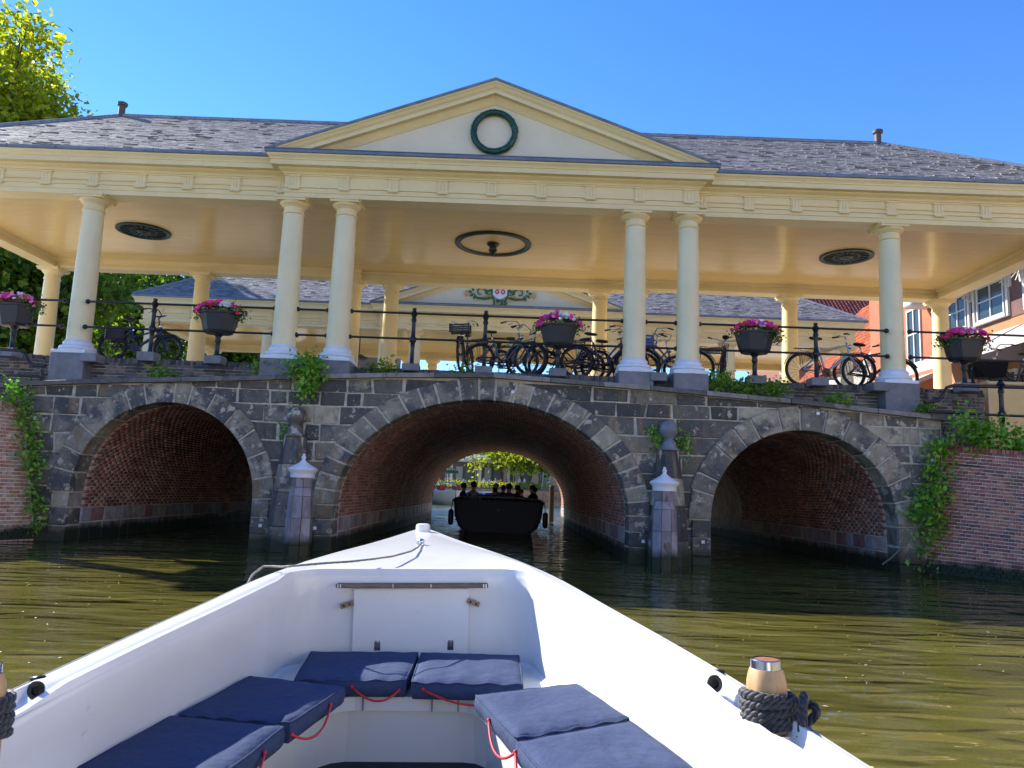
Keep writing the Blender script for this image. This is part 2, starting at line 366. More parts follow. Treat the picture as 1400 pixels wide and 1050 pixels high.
for nm, poly, top, s_ in (('quay_left', [(-8.75, -.1), (-18.9, -24), (-18.9, -60), (-300, -60), (-300, -.1)], 2.2, -1), ('quay_right', [(8.8, 1.3), (8.8, -.1), (23.7, -21.4), (23.7, -60), (300, -60), (300, 1.3)], 1.72, 1)):
    m = MB()
    m.prism(poly, -2.6, top, lambda a, b, h: (a, b, h))
    m.box(*sorted((s_*9.55, s_*300)), -.1 if s_ < 0 else 1.35, 17.9, -2.6, 3.30)
    m.box(*sorted((s_*9.5, s_*300)), 17.9, 92, -2.6, 2.2)
    tag(m.build(nm, M_pave), kind='structure')
m = MB(); m.box(-120, 120, 92, 700, -2.6, 1.45); tag(m.build('far_quay', M_pave), kind='structure')

# ------------------------------------------------------------------ stone bridge
LEN = 17.9
bridge = thing('stone_bridge', 'old dark stone canal bridge with three round arches under the cream hall', 'bridge', (0, 0, 0))
cx_tab = [(-8.6, 2.78), (-7, 2.9), (-5.8, 2.96), (-4.6, 3.03), (-3.5, 3.10), (-1.9, 3.19), (0, 3.27), (1.9, 3.19), (3.5, 3.12), (4.6, 3.05), (5.9, 2.98), (7.1, 2.88), (8.6, 2.77)]
def cop(x):
    return float(np.interp(x, [a for a, b in cx_tab], [b for a, b in cx_tab]))
CB = lambda x: cop(x)-.085
ARCH = [(-5.78, 1.66, .80, 1.70, .40), (.05, 2.68, .74, 2.02, .42), (5.93, 1.70, .72, 1.69, .44)]   # cx, half width, spring z, rise, ring
def wmid(a, z, k=.6):
    cx, hw, zs, rise, ring = a
    if z <= zs: return hw+ring*k
    q = (z-zs)/(rise+ring*k)
    return 0 if q >= 1 else (hw+ring*k)*math.sqrt(1-q*q)
YW = -.30      # face of mortar backing
XL = lambda z: -8.5+.0*z
# backing wall: vertical strips between the openings
def backing():
    m = MB(); n = 0
    xs = np.linspace(-8.48, 8.48, 300)
    for side_y in (YW, LEN):
        rows = []
        for x in xs:
            top = CB(x)+.02; bot = -1.2
            for a in ARCH:
                d = abs(x-a[0]); hw = a[1]+.05
                if d < hw: bot = max(bot, a[2]+(a[3]+.05)*math.sqrt(1-(d/hw)**2))
            rows.append((x, bot, top))
        for i in range(len(rows)-1):
            x0, b0, t0 = rows[i]; x1, b1, t1 = rows[i+1]
            if b0 < -1 or b1 < -1 : 
                if (b0 < -1) != (b1 < -1): b0 = b1 = -1.2 if max(b0, b1) < 1.3 else max(b0, b1)
            m.add([(x0, side_y, b0), (x1, side_y, b1), (x1, side_y, t1), (x0, side_y, t0)], [(0, 1, 2, 3)])
    m.box(-8.5, -8.47, YW, LEN, -1.2, CB(-8.48)); m.box(8.47, 8.5, YW, LEN, -1.2, CB(8.48))
    return m
backing().build('masonry_joints', M_mortar, bridge)

def stone(poly, y0=YW+.05, proud=.02, jit=.012, mt=None, name='stone_block'):
    """block with a softly pillowed face from a 2d (x,z) polygon"""
    P = [Vector((a+random.uniform(-jit, jit), b+random.uniform(-jit, jit))) for a, b in poly]
    c = sum(P, Vector((0, 0)))/len(P); n = len(P)
    def inset(d): return [p+(c-p).normalized()*d*1.3 for p in P]
    pr = proud+random.uniform(-.008, .01)
    L0 = inset(.012); L1 = inset(.016); L2 = inset(.04)
    vs_ = [(p.x, y0, p.y) for p in L0]+[(p.x, YW-pr*.55, p.y) for p in L1]+[(p.x, YW-pr, p.y) for p in L2]
    fs = [tuple(range(2*n, 3*n))]
    for l in range(2):
        for i in range(n):
            j = (i+1) % n; fs.append((l*n+i, l*n+j, l*n+n+j, l*n+n+i))
    m = MB(); m.add(vs_, fs)
    return m.build(name, mt or M_stone, bridge)

# voussoir rings (each stone wraps into the reveal) and jamb stones
def ring(a, nst, yb=.12):
    cx, hw, zs, rise, rg = a
    th = np.linspace(math.pi, 0, nst+1)+np.concatenate([[0], rng.uniform(-.25, .25, nst-1)*math.pi/nst*.7, [0]])
    for i in range(nst):
        t0, t1 = th[i]-.007/rg*.42, th[i+1]+.007/rg*.42
        ro = rg*random.choice([1, 1, 1.04, .94])
        if cx > -1 and cx < 1: ro = min(ro, .40)
        pin = []; pout = []
        for t in np.linspace(t0, t1, 4):
            pin.append((cx+hw*math.cos(t), zs+rise*math.sin(t)))
            pout.append((cx+(hw+ro)*math.cos(t), min(zs+(rise+ro)*math.sin(t), CB(cx+hw*math.cos(t))-.004)))
        poly = pin+pout[::-1]; n = len(poly)
        c = Vector((sum(p[0] for p in poly)/n, sum(p[1] for p in poly)/n))
        y1 = YW-.05-random.uniform(0, .015)
        def ins(d): return [((Vector(p)+(c-Vector(p)).normalized()*d).x, (Vector(p)+(c-Vector(p)).normalized()*d).y) for p in poly]
        A, B = ins(.004), ins(.020)
        vs_ = [(p[0], yb, p[1]) for p in A]+[(p[0], y1+.014, p[1]) for p in A]+[(p[0], y1, p[1]) for p in B]
        fs = [tuple(range(2*n, 3*n)), tuple(range(n-1, -1, -1))]+[(l*n+k, l*n+(k+1) % n, l*n+n+(k+1) % n, l*n+n+k) for l in range(2) for k in range(n)]
        m = MB(); m.add(vs_, fs); m.build('arch_stone', M_vous, bridge)
    # mortar filling behind the joints
    m = MB(); ii = [(cx+(hw+.008)*math.cos(t), zs+(rise+.008)*math.sin(t)) for t in np.linspace(math.pi, 0, 41)]
    oo = [(cx+(hw+rg-.03)*math.cos(t), min(zs+(rise+rg-.03)*math.sin(t), CB(cx)-.01)) for t in np.linspace(math.pi, 0, 41)]
    for q in range(40): m.prism([ii[q], ii[q+1], oo[q+1], oo[q]], YW-.034, yb-.004, lambda a, b, h: (a, h, b))
    for sgn in (-1, 1): m.box(*sorted((cx+sgn*(hw+.008), cx+sgn*(hw+rg*.75))), YW-.026, yb-.004, -.6, zs)
    m.build('arch_joint', M_mortar, bridge)
    # jamb blocks below the springing
    zj = zs
    for sgn in (-1, 1):
        z = zs; 
        while z > -.5:
            h = random.uniform(.26, .36); z0 = z-h
            wd = rg*random.choice([.8, 1.0, 1.15, .9]) if not (sgn*cx < 0 and abs(cx) > 1) else rg*random.choice([.8, 1])
            x0 = cx+sgn*hw; x1 = x0+sgn*wd
            if abs(x1) > 8.05 and abs(cx) > 1 and x1*cx > 0: x1 = math.copysign(8.04, x1)
            m = MB(); a_, b_ = min(x0, x1), max(x0, x1)
            m.box(a_+.004, b_-.004, YW-.045-random.uniform(0, .02), yb, z0+.008, z-.008, bev=.014)
            m.build('jamb_stone', M_vous if random.random() < .65 else M_stone, bridge)
            z = z0
ring(ARCH[0], 14); ring(ARCH[1], 25); ring(ARCH[2], 14)

# coursed blocks
zc = -.45
courses = []
for h in (.33, .34, .33, .36, .30, .31, .36, .33, .34, .26, .30):
    courses.append((zc, zc+h)); zc += h
def limits(z, lo, hi):
    return lo, hi
def edgeL(z): return -8.5+max(0, min(1, (2.35-z)/2.4))*.50
def edgeR(z): return 8.5-max(0, min(1, (2.30-z)/2.4))*.44
for ci, (z0, z1) in enumerate(courses):
    if z0 > 3.14: continue
    # free intervals: boundaries as (x at z0, x at z1)
    bounds = [(edgeL(z0), edgeL(z1))]
    zz1 = z1
    for a in ARCH:
        top = a[2]+a[3]+a[4]*.6
        if z0 < top:
            w0, w1 = wmid(a, z0), wmid(a, min(z1, CB(a[0])))
            bounds += [(a[0]-w0, a[0]-w1), (a[0]+w0, a[0]+w1)]
    bounds.append((edgeR(z0), edgeR(z1)))
    for k in range(0, len(bounds), 2):
        (a0, a1), (b0, b1) = bounds[k], bounds[k+1]
        if max(b0-a0, b1-a1) < .1: continue
        L_ = max(b0, b1)-min(a0, a1)
        nb = max(1, round(L_/random.uniform(.55, .85)))
        u = [0]+[(i+random.uniform(-.22, .22)+(.0 if ci % 2 else .12))/nb for i in range(1, nb)]+[1]
        for i in range(nb):
            def X(u_, e):
                lo, hi = (a0, b0) if e == 0 else (a1, b1)
                base = a0+(b0-a0)*u_
                if u_ == 0: return lo
                if u_ == 1: return hi
                return min(max(base, lo+.02), hi-.02)
            q = [(X(u[i], 0), z0), (X(u[i+1], 0), z0), (X(u[i+1], 1), z1), (X(u[i], 1), z1)]
            if q[1][0]-q[0][0] < .03 and q[2][0]-q[3][0] < .03: continue
            dz_ = random.uniform(-.02, .02); q = [(x_+(.005 if j_ in (0, 3) else -.005)+random.uniform(-.02, .02)*(0 < u[i] or j_ in (1, 2))*(u[i+1] < 1 or j_ in (0, 3)), z_+(.005 if j_ < 2 else -.005)) for j_, (x_, z_) in enumerate(q)]
            q = [(x_, min(z_, CB(x_)-.006)) for x_, z_ in q]
            if max(q[2][1]-q[1][1], q[3][1]-q[0][1]) < .05: continue
            light = random.random() < (.16 if q[0][0] > -7 else .45) or (q[0][0] > 6.9)
            if q[2][0]-q[3][0] < .04: q = q[:3]
            elif q[1][0]-q[0][0] < .04: q = [q[0], q[2], q[3]]
            stone(q, mt=M_vous if light else M_stone)

# coping slabs
x = -8.62
while x < 8.6:
    wd = random.uniform(.75, 1.15); x1 = min(x+wd, 8.62)
    m = MB(); g = .006; zA, zB = cop(x), cop(x1); b = .085; yf = YW-.12-random.uniform(0, .012)
    m.add([(x+g, yf, zA-b), (x1-g, yf, zB-b), (x1-g, .35, zB-b), (x+g, .35, zA-b), (x+g, yf, zA-.012), (x1-g, yf, zB-.012), (x1-g, .35, zB), (x+g, .35, zA),
           (x+g, yf+.012, zA), (x1-g, yf+.012, zB)],
          [(3, 2, 1, 0), (0, 1, 5, 4), (4, 5, 9, 8), (8, 9, 6, 7), (1, 2, 6, 9, 5), (3, 0, 4, 8, 7), (2, 3, 7, 6)])
    m.build('coping_stone', M_coping, bridge)
    x = x1

# vaults
def vault(a, y0, y1, brick_y1):
    cx, hw, zs, rise, rg = a; g = .012
    # inner curve param from left water to right water
    pts = [(cx-hw-g, -1.2), (cx-hw-g, zs)]
    N_ = 60
    for i in range(1, N_): 
        t = math.pi-math.pi*i/N_; pts.append((cx+(hw+g)*math.cos(t), zs+(rise+g)*math.sin(t)))
    pts += [(cx+hw+g, zs), (cx+hw+g, -1.2)]
    m = MB()
    for i in range(len(pts)-1):
        (xa, za), (xb, zb) = pts[i], pts[i+1]
        m.add([(xa, y0, za), (xb, y0, zb), (xb, y1, zb), (xa, y1, za)], [(0, 1, 2, 3)])
    v = m.build('vault', M_vmort, bridge)
    # dense arc
    P = [(cx-hw, .52)]; P.append((cx-hw, zs))
    for i in range(1, 200):
        t = math.pi-math.pi*i/200; P.append((cx+hw*math.cos(t), zs+rise*math.sin(t)))
    P += [(cx+hw, zs), (cx+hw, .52)]
    P = np.array(P); seg = np.linalg.norm(np.diff(P, axis=0), axis=1); S = np.concatenate([[0], np.cumsum(seg)]); T = S[-1]
    at = lambda s: np.stack([np.interp(s, S, P[:, 0]), np.interp(s, S, P[:, 1])], -1)
    bh, bl = .064, .215; nc = int(T/bh); hstep = T/nc
    V = []; F = []
    for c in range(nc):
        s0, s1 = c*hstep+.004, (c+1)*hstep-.005
        p0, p1 = at(s0), at(s1); mid = (p0+p1)/2
        d = p1-p0; d /= np.linalg.norm(d); nr = np.array([d[1], -d[0]])
        if nr @ (np.array([cx, zs*.6])-mid) < 0: nr = -nr
        ys = np.arange(y0+(.108 if c % 2 else 0), brick_y1, bl)
        L_ = bl-.010
        k = len(ys); off = rng.normal(size=k)*.0015
        for e, yy in enumerate(ys):
            o = nr*(off[e]); i0 = nr*.0; 
            q0, q1 = p0+o, p1+o; r0, r1 = p0-nr*.02, p1-nr*.02; b = len(V)
            V += [(r0[0], yy, r0[1]), (r1[0], yy, r1[1]), (r1[0], yy+L_, r1[1]), (r0[0], yy+L_, r0[1]),
                  (q0[0], yy, q0[1]), (q1[0], yy, q1[1]), (q1[0], yy+L_, q1[1]), (q0[0], yy+L_, q0[1])]
            F += [(b+4, b+5, b+6, b+7), (b, b+1, b+5, b+4), (b+2, b+3, b+7, b+6), (b+3, b, b+4, b+7), (b+1, b+2, b+6, b+5)]
    tag(npmesh('vault_brick', V, F, M_vbrick, v), kind='stuff')
    m = MB()
    for sg in (-1, 1):
        for r_, (za, zb) in enumerate(((-.4, .235), (.245, .51))):
            y = y0+random.uniform(0, .1)-.05; y = y0
            while y < y1:
                L_ = random.uniform(.28, .55); ye = min(y+L_, y1); pr = random.uniform(0, .015)
                xa = cx+sg*(hw-pr); xb = cx+sg*(hw+.05)
                m.box(min(xa, xb), max(xa, xb), y+.006, ye-.006, za+.006, zb-.006, bev=.01); y = ye
    tag(m.build('vault_base_stone', M_vstone, v), kind='stuff')
vault(ARCH[0], .12, LEN, 9.0); vault(ARCH[1], .12, LEN, 17.8); vault(ARCH[2], .12, LEN, 9.0)
# far face ring of the middle arch and sunlit timber post
m = MB()
cx, hw, zs, rise, rg = ARCH[1]
for i in range(24):
    t0, t1 = math.pi*i/24+.008, math.pi*(i+1)/24-.008
    m.prism([(cx+(hw-.02)*math.cos(t0), zs+(rise-.02)*math.sin(t0)), (cx+(hw+.4)*math.cos(t0), zs+(rise+.4)*math.sin(t0)),
             (cx+(hw+.4)*math.cos(t1), zs+(rise+.4)*math.sin(t1)), (cx+(hw-.02)*math.cos(t1), zs+(rise-.02)*math.sin(t1))], LEN-.1, LEN+.03, lambda a, b, h: (a, h, b))
m.build('far_arch_ring', M_vous, bridge)

# street slab and clinker parapet
m = MB(); m.box(-9.4, 9.6, .42, LEN-.3, 3.0, 3.36); m.build('bridge_deck', M_pave, bridge)
PT = 3.375
def clinker(x0, x1, name_parent, base, y=.2, ztop=PT, zlow=None):
    V = []; F = []; ch = .062; nc = 18; m = MB()
    xs = np.linspace(x0, x1, 24)
    for i in range(len(xs)-1):
        xa, xb = xs[i], xs[i+1]
        m.add([(xa, y+.012, base(xa)), (xb, y+.012, base(xb)), (xb, y+.012, ztop-.005), (xa, y+.012, ztop-.005)], [(0, 1, 2, 3)])
        m.add([(xa, y+.012, ztop-.005), (xb, y+.012, ztop-.005), (xb, y+.23, ztop-.005), (xa, y+.23, ztop-.005)], [(0, 1, 2, 3)])
    w_ = m.build('parapet_wall', M_clmort, name_parent)
    bm_ = MB()
    # soldier course on top
    x = x0
    while x < x1-.03:
        bm_.box(x+.004, min(x+.052, x1), y-.006-random.uniform(0, .006), y+.22, ztop-.09, ztop+random.uniform(-.004, .006)); x += .056
    for c in range(nc):
        z1 = ztop-.095-c*ch; z0 = z1-ch+.012
        x = x0-(.1 if c % 2 else 0)
        while x < x1-.02:
            L_ = random.choice([.20, .20, .17, .10]); xa, xb = max(x, x0), min(x+L_-.012, x1); x += L_
            if xb-xa < .03 or z1 < base((xa+xb)/2): continue
            bm_.box(xa, xb, y-random.uniform(.0, .012), y+.02, z0+random.uniform(-.003, .003), z1+random.uniform(-.003, .003))
    tag(bm_.build('clinker_brick', M_clink, w_, recalc=False), kind='stuff')
clinker(-8.5, 8.5, bridge, lambda x: cop(x)-.03)
# column plinths on the coping
PEDX = [-7.917, -3.867, -2.836, 2.836, 3.867, 7.917]
for x in PEDX:
    m = MB(); yy = .23 if abs(x) > 5 else 0
    m.box(x-.325, x+.325, yy-.33, yy+.33, cop(x)-.05, 3.405, bev=.012); m.build('column_plinth', M_grey, bridge)
    if x in (-7.917, -3.867, 2.836, 7.917):
        s_ = 1 if x < 0 else -1 if x > 5 else 1
        m = MB(); xx = x+s_*.42; m.box(xx-.15, xx+.15, yy-.38, yy-.02, 3.24, 3.40, bev=.01); m.build('rail_bracket_stone', M_grey, bridge)

# pier obelisks with ball finials
def obelisk(x, yb=-.30):
    ob = MB()
    def ringp(hw, dep, z):   # half octagon plan against the wall
        return [(x-hw, yb+.02, z), (x-hw, yb-dep*.45, z), (x-hw*.45, yb-dep, z), (x+hw*.45, yb-dep, z), (x+hw, yb-dep*.45, z), (x+hw, yb+.02, z)]
    levels = [(-.6, .385, .60), (.35, .345, .52), (.95, .30, .44), (1.45, .25, .36), (1.95, .19, .27)]
    first = None
    for i in range(len(levels)-1):
        z0, h0, d0 = levels[i]; z1, h1, d1 = levels[i+1]
        # split each course in two or three stones
        A, B = ringp(h0, d0, z0+.006), ringp(h1, d1, z1-.006)
        m = MB(); n = 6
        m.add(A+B, [(k, (k+1) % n, n+(k+1) % n, n+k) for k in range(n)]+[tuple(range(n-1, -1, -1)), tuple(range(n, 2*n))])
        p = m.build('obelisk_stone', M_vous if i % 2 == 0 else M_stone, bridge)
        if first is None: first = p
    m = MB(); m.box(x-.17, x+.17, yb-.2, yb, -.6, 1.96); m.build('obelisk_core', M_mortar, bridge)
    m = MB(); m.lathe([(.19, 1.945), (.20, 1.97), (.15, 2.0), (.13, 2.06), (.135, 2.10), (.10, 2.13), (.10, 2.16), (.13, 2.20), (.165, 2.27), (.17, 2.33), (.155, 2.41), (.11, 2.47), (.05, 2.50), (.001, 2.51)], (x, yb-.13, 0), 20)
    m.build('ball_finial', M_grey if x > 0 else M_vous, bridge, smooth=True)
obelisk(-3.40); obelisk(3.43)
for x, z in ((-3.92, .33), (-2.93, .32), (3.0, .30), (4.08, .33), (.55, 2.93), (6.2, 2.74), (8.12, .32), (-7.92, .32), (-8.2, 2.12), (8.3, 1.95)):
    m = MB(); m.box(x-.028, x+.028, YW-.075, YW-.03, z-.028, z+.028); m.build('survey_marker', M_white, bridge)

# capped octagonal guard posts standing in the water
M_post = mat('post_stone', rough=.6, island=True, ramp=[(0, (.19, .16, .17)), (.5, (.27, .24, .27)), (1, (.34, .31, .32))], noise=(5, .35, 6, (1, 1, .4)),
             stains=[(3, .58, .66, (.10, .06, .035), (2, 2, .8)), (9, .6, .7, (.33, .31, .31), (2, 2, .5))], bump=(14, .4, .01), low=(.0, .2, (.03, .03, .01)))
def guard_post(x, y, label):
    t = thing('capped_post', label, 'post', (x, y, WZ), 'white capped guard posts in front of the bridge piers')
    m = MB(); n = 8
    rings = [(.235, -1.0), (.228, .18), (.222, .62), (.205, .98), (.172, 1.12), (.165, 1.31)]
    for i in range(n):
        a0, a1 = 2*math.pi*i/n+.39, 2*math.pi*(i+1)/n+.39
        for k in range(len(rings)-1):
            (r0, z0), (r1, z1) = rings[k], rings[k+1]; g = .012; e = .004
            m.add([(r0*math.cos(a0+g/r0*.5), r0*math.sin(a0+g/r0*.5), z0+e), (r0*math.cos(a1-g/r0*.5), r0*math.sin(a1-g/r0*.5), z0+e),
                   (r1*math.cos(a1-g/r1*.5), r1*math.sin(a1-g/r1*.5), z1-e), (r1*math.cos(a0+g/r1*.5), r1*math.sin(a0+g/r1*.5), z1-e),
                   (r0*.9*math.cos(a0), r0*.9*math.sin(a0), z0), (r0*.9*math.cos(a1), r0*.9*math.sin(a1), z0),
                   (r1*.9*math.cos(a1), r1*.9*math.sin(a1), z1), (r1*.9*math.cos(a0), r1*.9*math.sin(a0), z1)],
                  [(0, 1, 2, 3), (0, 4, 5, 1), (2, 6, 7, 3), (1, 5, 6, 2), (0, 3, 7, 4)])
    m.build('shaft', M_post, t)
    m = MB(); m.lathe([(.20, 0), (.205, .07), (.21, .08), (.245, .12), (.25, .14), (.235, .16), (.16, .20), (.08, .25), (.035, .29), (.03, .32), (.04, .335), (.04, .35), (.02, .37), (.03, .385), (.015, .405), (.001, .41)], (0, 0, 1.285), 20)
    m.build('cap', M_white, t, smooth=True, ang=40)
guard_post(-2.95, -1.38, 'white capped octagonal stone post in the water before the left pier')
guard_post(3.17, -1.38, 'white capped octagonal stone post in the water before the right pier')
t = thing('timber_post', 'dark timber post in the water at the far mouth of the middle arch', 'post', (2.35, 18.1, WZ))
m = MB(); m.lathe([(.11, -1), (.11, 1.45), (.09, 1.5)], (0, 0, 0), 10); m.build('pile', mat('wet_timber', (.035, .027, .02), .7, noise=(8, .4, 5)), t)

# ------------------------------------------------------------------ battered brick wing walls
def wing(label, p0, d, top0, topslope, batter, tmax, mb, mbs, name='canal_wall'):
    """bilinear battered wall; bricks near the bridge are parts, the rest one mesh"""
    t = thing(name, label, 'wall', (p0[0], p0[1], 0))
    d = Vector((d[0], d[1], 0)).normalized(); nrm = Vector((d.y, -d.x, 0))
    if nrm.x*p0[0] > 0: nrm = -nrm        # towards canal
    def S(u, v, o=0):      # u along, v height 0..1 (z -.45 .. top)
        zt = max(top0+topslope*u, 1.75); z = -.45+(zt+.45)*v
        q = Vector((p0[0], p0[1], 0))+d*u-nrm*(batter*(z+.08)/2.4)+nrm*o
        return Vector((q.x, q.y, z))
    m = MB(); nu = 14
    us = [tmax*(i/nu)**1.6 for i in range(nu+1)]
    for i in range(nu):
        m.add([S(us[i], 0), S(us[i+1], 0), S(us[i+1], .972), S(us[i], .972)], [(0, 1, 2, 3)])
        m.add([S(us[i], .972), S(us[i+1], .972), S(us[i+1], .972, -.4), S(us[i], .972, -.4)], [(0, 1, 2, 3)])
    m.build('mortar_bed', M_pink, t, world=True)
    nc = 43; zt = top0; ch = (zt+.45)/nc
    unit = MB(); unit.box(-.5, .5, -.5, .5, -.5, .5); u0 = unit.build('brick', mb, t, recalc=False)
    src = u0.data; first = True; count = 0; far = MB(); o0 = wloc(t)
    cand = []
    for c in range(nc-1):
        stretcher = c % 2 == 0
        L_ = .195 if stretcher else .098
        u = (0 if c % 4 < 2 else -.098)+(0 if stretcher else -.049)
        v0, v1 = (c+.13)/nc, (c+.87)/nc
        while u < min(tmax, 6):
            ua, ub = max(u+.008, -.02), u+L_-.008; u += L_
            if ub-ua < .03: continue
            cand.append((ua, ub, v0, v1, c))
    # soldier course
    u = -.05
    while u < min(tmax, 6):
        cand.append((u+.005, u+.058, 1-1.35/nc, 1+.1/nc, 99)); u += .066
    vis = [k for k in cand if k[2] > .14 and k[0] < 1.75]
    vis.sort(key=lambda k: k[0])
    lim = 0
    for k in cand:
        ua, ub, v0, v1, c = k
        A, B, Cc, D = S(ua, v0), S(ub, v0), S(ub, v1), S(ua, v1)
        cen = (A+B+Cc+D)/4; ax = (B-A+Cc-D)/4; az = (D-A+Cc-B)/4; ay = ax.cross(az).normalized()*.016
        if ay.dot(nrm) < 0: ay = -ay
        cen = cen+ay*random.uniform(.1, .45)
        if k in visset(vis, count):
            o = u0 if first else u0.copy()
            if not first: COL.objects.link(o)
            first = False; o.parent = t; count += 1
            M = Matrix((( ax.x*2, ay.x*2, az.x*2, cen.x-o0.x), (ax.y*2, ay.y*2, az.y*2, cen.y-o0.y), (ax.z*2, ay.z*2, az.z*2, cen.z-o0.z), (0, 0, 0, 1)))
            # keep a clean location/rotation/scale
            X_ = ax.normalized(); Y_ = ay.normalized(); Z_ = az.normalized()
            rot = Matrix((X_, Y_, Z_)).transposed()
            o.matrix_basis = Matrix.Translation(cen-o0) @ rot.to_4x4() @ Matrix.Diagonal((ax.length*2, ay.length*2, az.length*2, 1))
        else:
            far.obox(cen, ax, ay, az)
    tag(far.build('brick', mbs, t, world=True, recalc=False), kind='stuff')
    return t, S
_vc = {}
def visset(vis, count):
    k = id(vis)
    if k not in _vc: _vc[k] = set(vis[:298])
    return _vc[k]
wr, SR = wing('red brick canal wall leaning back on the right of the bridge with weeds on top', (8.07, -.24), (.57, -.82), 2.28, -.115, .45, 26, M_brick, M_brickS)
wl, SL = wing('weathered pinkish brick canal wall leaning back at the left edge of the bridge', (-8.0, -.24), (-.38, -.92), 2.38, 0, .50, 26, M_brickL, M_brickLS)
# rusty iron strip and coping slab in the right wall
# ------------------------------------------------------------------ market hall canopies
B = 5.93
def outline(s=.23):
    f, g = .03, -.2; X = 12.17; c = 4.03
    return [(-X, f), (-c, f), (-c, g), (c, g), (c, f), (X, f), (X, B-f), (c, B-f), (c, B-g), (-c, B-g), (-c, B-f), (-X, B-f)]
def hall(name, label, origin, group, front_emblem):
    t = thing(name, label, 'market hall', origin, group)
    def bld(m, nm, mt, smooth=False, ang=None, parent=None): return m.build(nm, mt, parent or t, smooth=smooth, ang=ang)
    # columns
    prof = []
    for i in range(9):
        k = i/8; prof.append((.222-.030*k**1.6, .27+k*(2.98-.27)))
    first = None
    xs = [(-11.967, .23), (-7.917, .23), (-3.867, 0), (-2.836, 0), (2.836, 0), (3.867, 0), (7.917, .23), (11.967, .23)]
    for (x, y) in [(x, y) for x, y in xs]+[(x, B-y) for x, y in xs]:
        if first is None:
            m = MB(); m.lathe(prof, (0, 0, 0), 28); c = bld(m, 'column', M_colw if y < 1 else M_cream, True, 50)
            m = MB(); m.lathe([(.335, .0), (.335, .085)], (0, 0, 0), 28); m.box(-.325, .325, -.325, .325, -.005, .06, bev=.008)
            m.lathe([(.30, .085), (.325, .10), (.33, .125), (.32, .15), (.285, .165), (.265, .175), (.262, .20), (.27, .215), (.268, .235), (.245, .25), (.228, .285)], (0, 0, 0), 28)
            bld(m, 'column_base', M_base, True, 35, c)
            m = MB(); m.lathe([(.193, 2.88), (.21, 2.885), (.215, 2.90), (.21, 2.915), (.193, 2.92), (.193, 3.02), (.215, 3.03), (.22, 3.045), (.245, 3.06), (.27, 3.095), (.275, 3.115)], (0, 0, 0), 28)
            m.box(-.275, .275, -.275, .275, 3.118, 3.16); m.box(-.295, .295, -.295, .295, 3.16, 3.195)
            bld(m, 'capital', M_cream, True, 35, c); first = c
            c.location = (x, y, 3.41)
        else:
            c = dup(first, t, (x, y, 3.41))
    P = outline()
    sw = lambda prof, nm, mt: sweep(prof, P).build(nm, mt, t)
    sw([(-.40, 6.862), (-.40, 6.78), (-.37, 6.775), (-.37, 6.69), (-.40, 6.685), (-.40, 6.605), (0, 6.605), (0, 6.69), (.018, 6.70), (.018, 6.785), (.045, 6.79), (.045, 6.818), (.002, 6.822)], 'architrave', M_cream)
    sw([(.002, 6.822), (.002, 7.03), (.02, 7.035), (.02, 7.06), (.002, 7.062)], 'frieze', M_cream)
    sw([(.0, 7.06), (.035, 7.065), (.04, 7.085), (.055, 7.105), (.10, 7.135), (.115, 7.15), (.12, 7.168), (.235, 7.17), (.235, 7.262), (.25, 7.268), (.255, 7.29), (.275, 7.32), (.30, 7.345), (.305, 7.372), (.1, 7.374)], 'cornice', M_cream)
    sw([(.1, 7.376), (.312, 7.376), (.335, 7.38), (.338, 7.43), (.325, 7.445), (.24, 7.45)], 'gutter', M_lead)
    # gutter joints
    # triglyphs
    tri = MB()
    z0, z1 = 6.822, 7.035
    for k in (-1, 0, 1): tri.prism([(k*.062-.026, -.022), (k*.062-.016, -.032), (k*.062+.016, -.032), (k*.062+.026, -.022)], z0+.0, z1-.02, lambda a, b, h: (a, b, h))
    tri.box(-.1, .1, -.022, .003, z0, z1-.02); tri.box(-.112, .112, -.045, .003, z1-.02, z1+.012)
    tri.box(-.105, .105, -.06, -.043, 6.762, 6.789)
    for k in range(6): tri.box(-.095+k*.034, -.075+k*.034, -.063, -.04, 6.742, 6.762)
    tp = tri.build('triglyph', M_cream, t)
    spots = [(k*.957, -.2) for k in range(-4, 5)]+[(s_*(4.13+k*.935), .03) for s_ in (-1, 1) for k in range(9)]
    spots = [(min(max(x, -3.905), 3.905) if y < 0 else x, y) for x, y in spots]
    for i, (x, y) in enumerate(spots):
        o = tp if i == 0 else dup(tp, t); o.location = (x, y, 0)
    # ceiling boards
    bd = MB(); bd.box(-11.80, 11.80, .002, .138, 6.862, 6.88)
    bb = bd.build('ceiling_board', M_ceil, t)
    k = 0; y = .12
    while y < B-.2:
        o = bb if k == 0 else dup(bb, t); o.location = (0, y, random.uniform(0, .0015)); y += .1405; k += 1
    m = MB(); m.box(-3.68, 3.68, -.1, .14, 6.863, 6.88); m.box(-3.68, 3.68, B-.14, B+.1, 6.863, 6.88); m.box(-11.9, 11.9, .0, B, 6.881, 6.9); m.build('ceiling_edge_panel', M_ceil, t)
    # roof
    ze, zr = 7.43, 9.68; ex, ey = 12.47, -.27; rx, ry = 9.12, B/2
    m = MB()
    m.add([(-ex, ey, ze), (ex, ey, ze), (ex, B-ey, ze), (-ex, B-ey, ze), (-rx, ry, zr), (rx, ry, zr)], [(0, 1, 5, 4), (1, 2, 5), (2, 3, 4, 5), (3, 0, 4)])
    roof = m.build('roof', M_under, t)
    # slates: front, back, two hips
    run = math.hypot(ry-ey, zr-ze); rows = 44
    allS = MB(); single = []
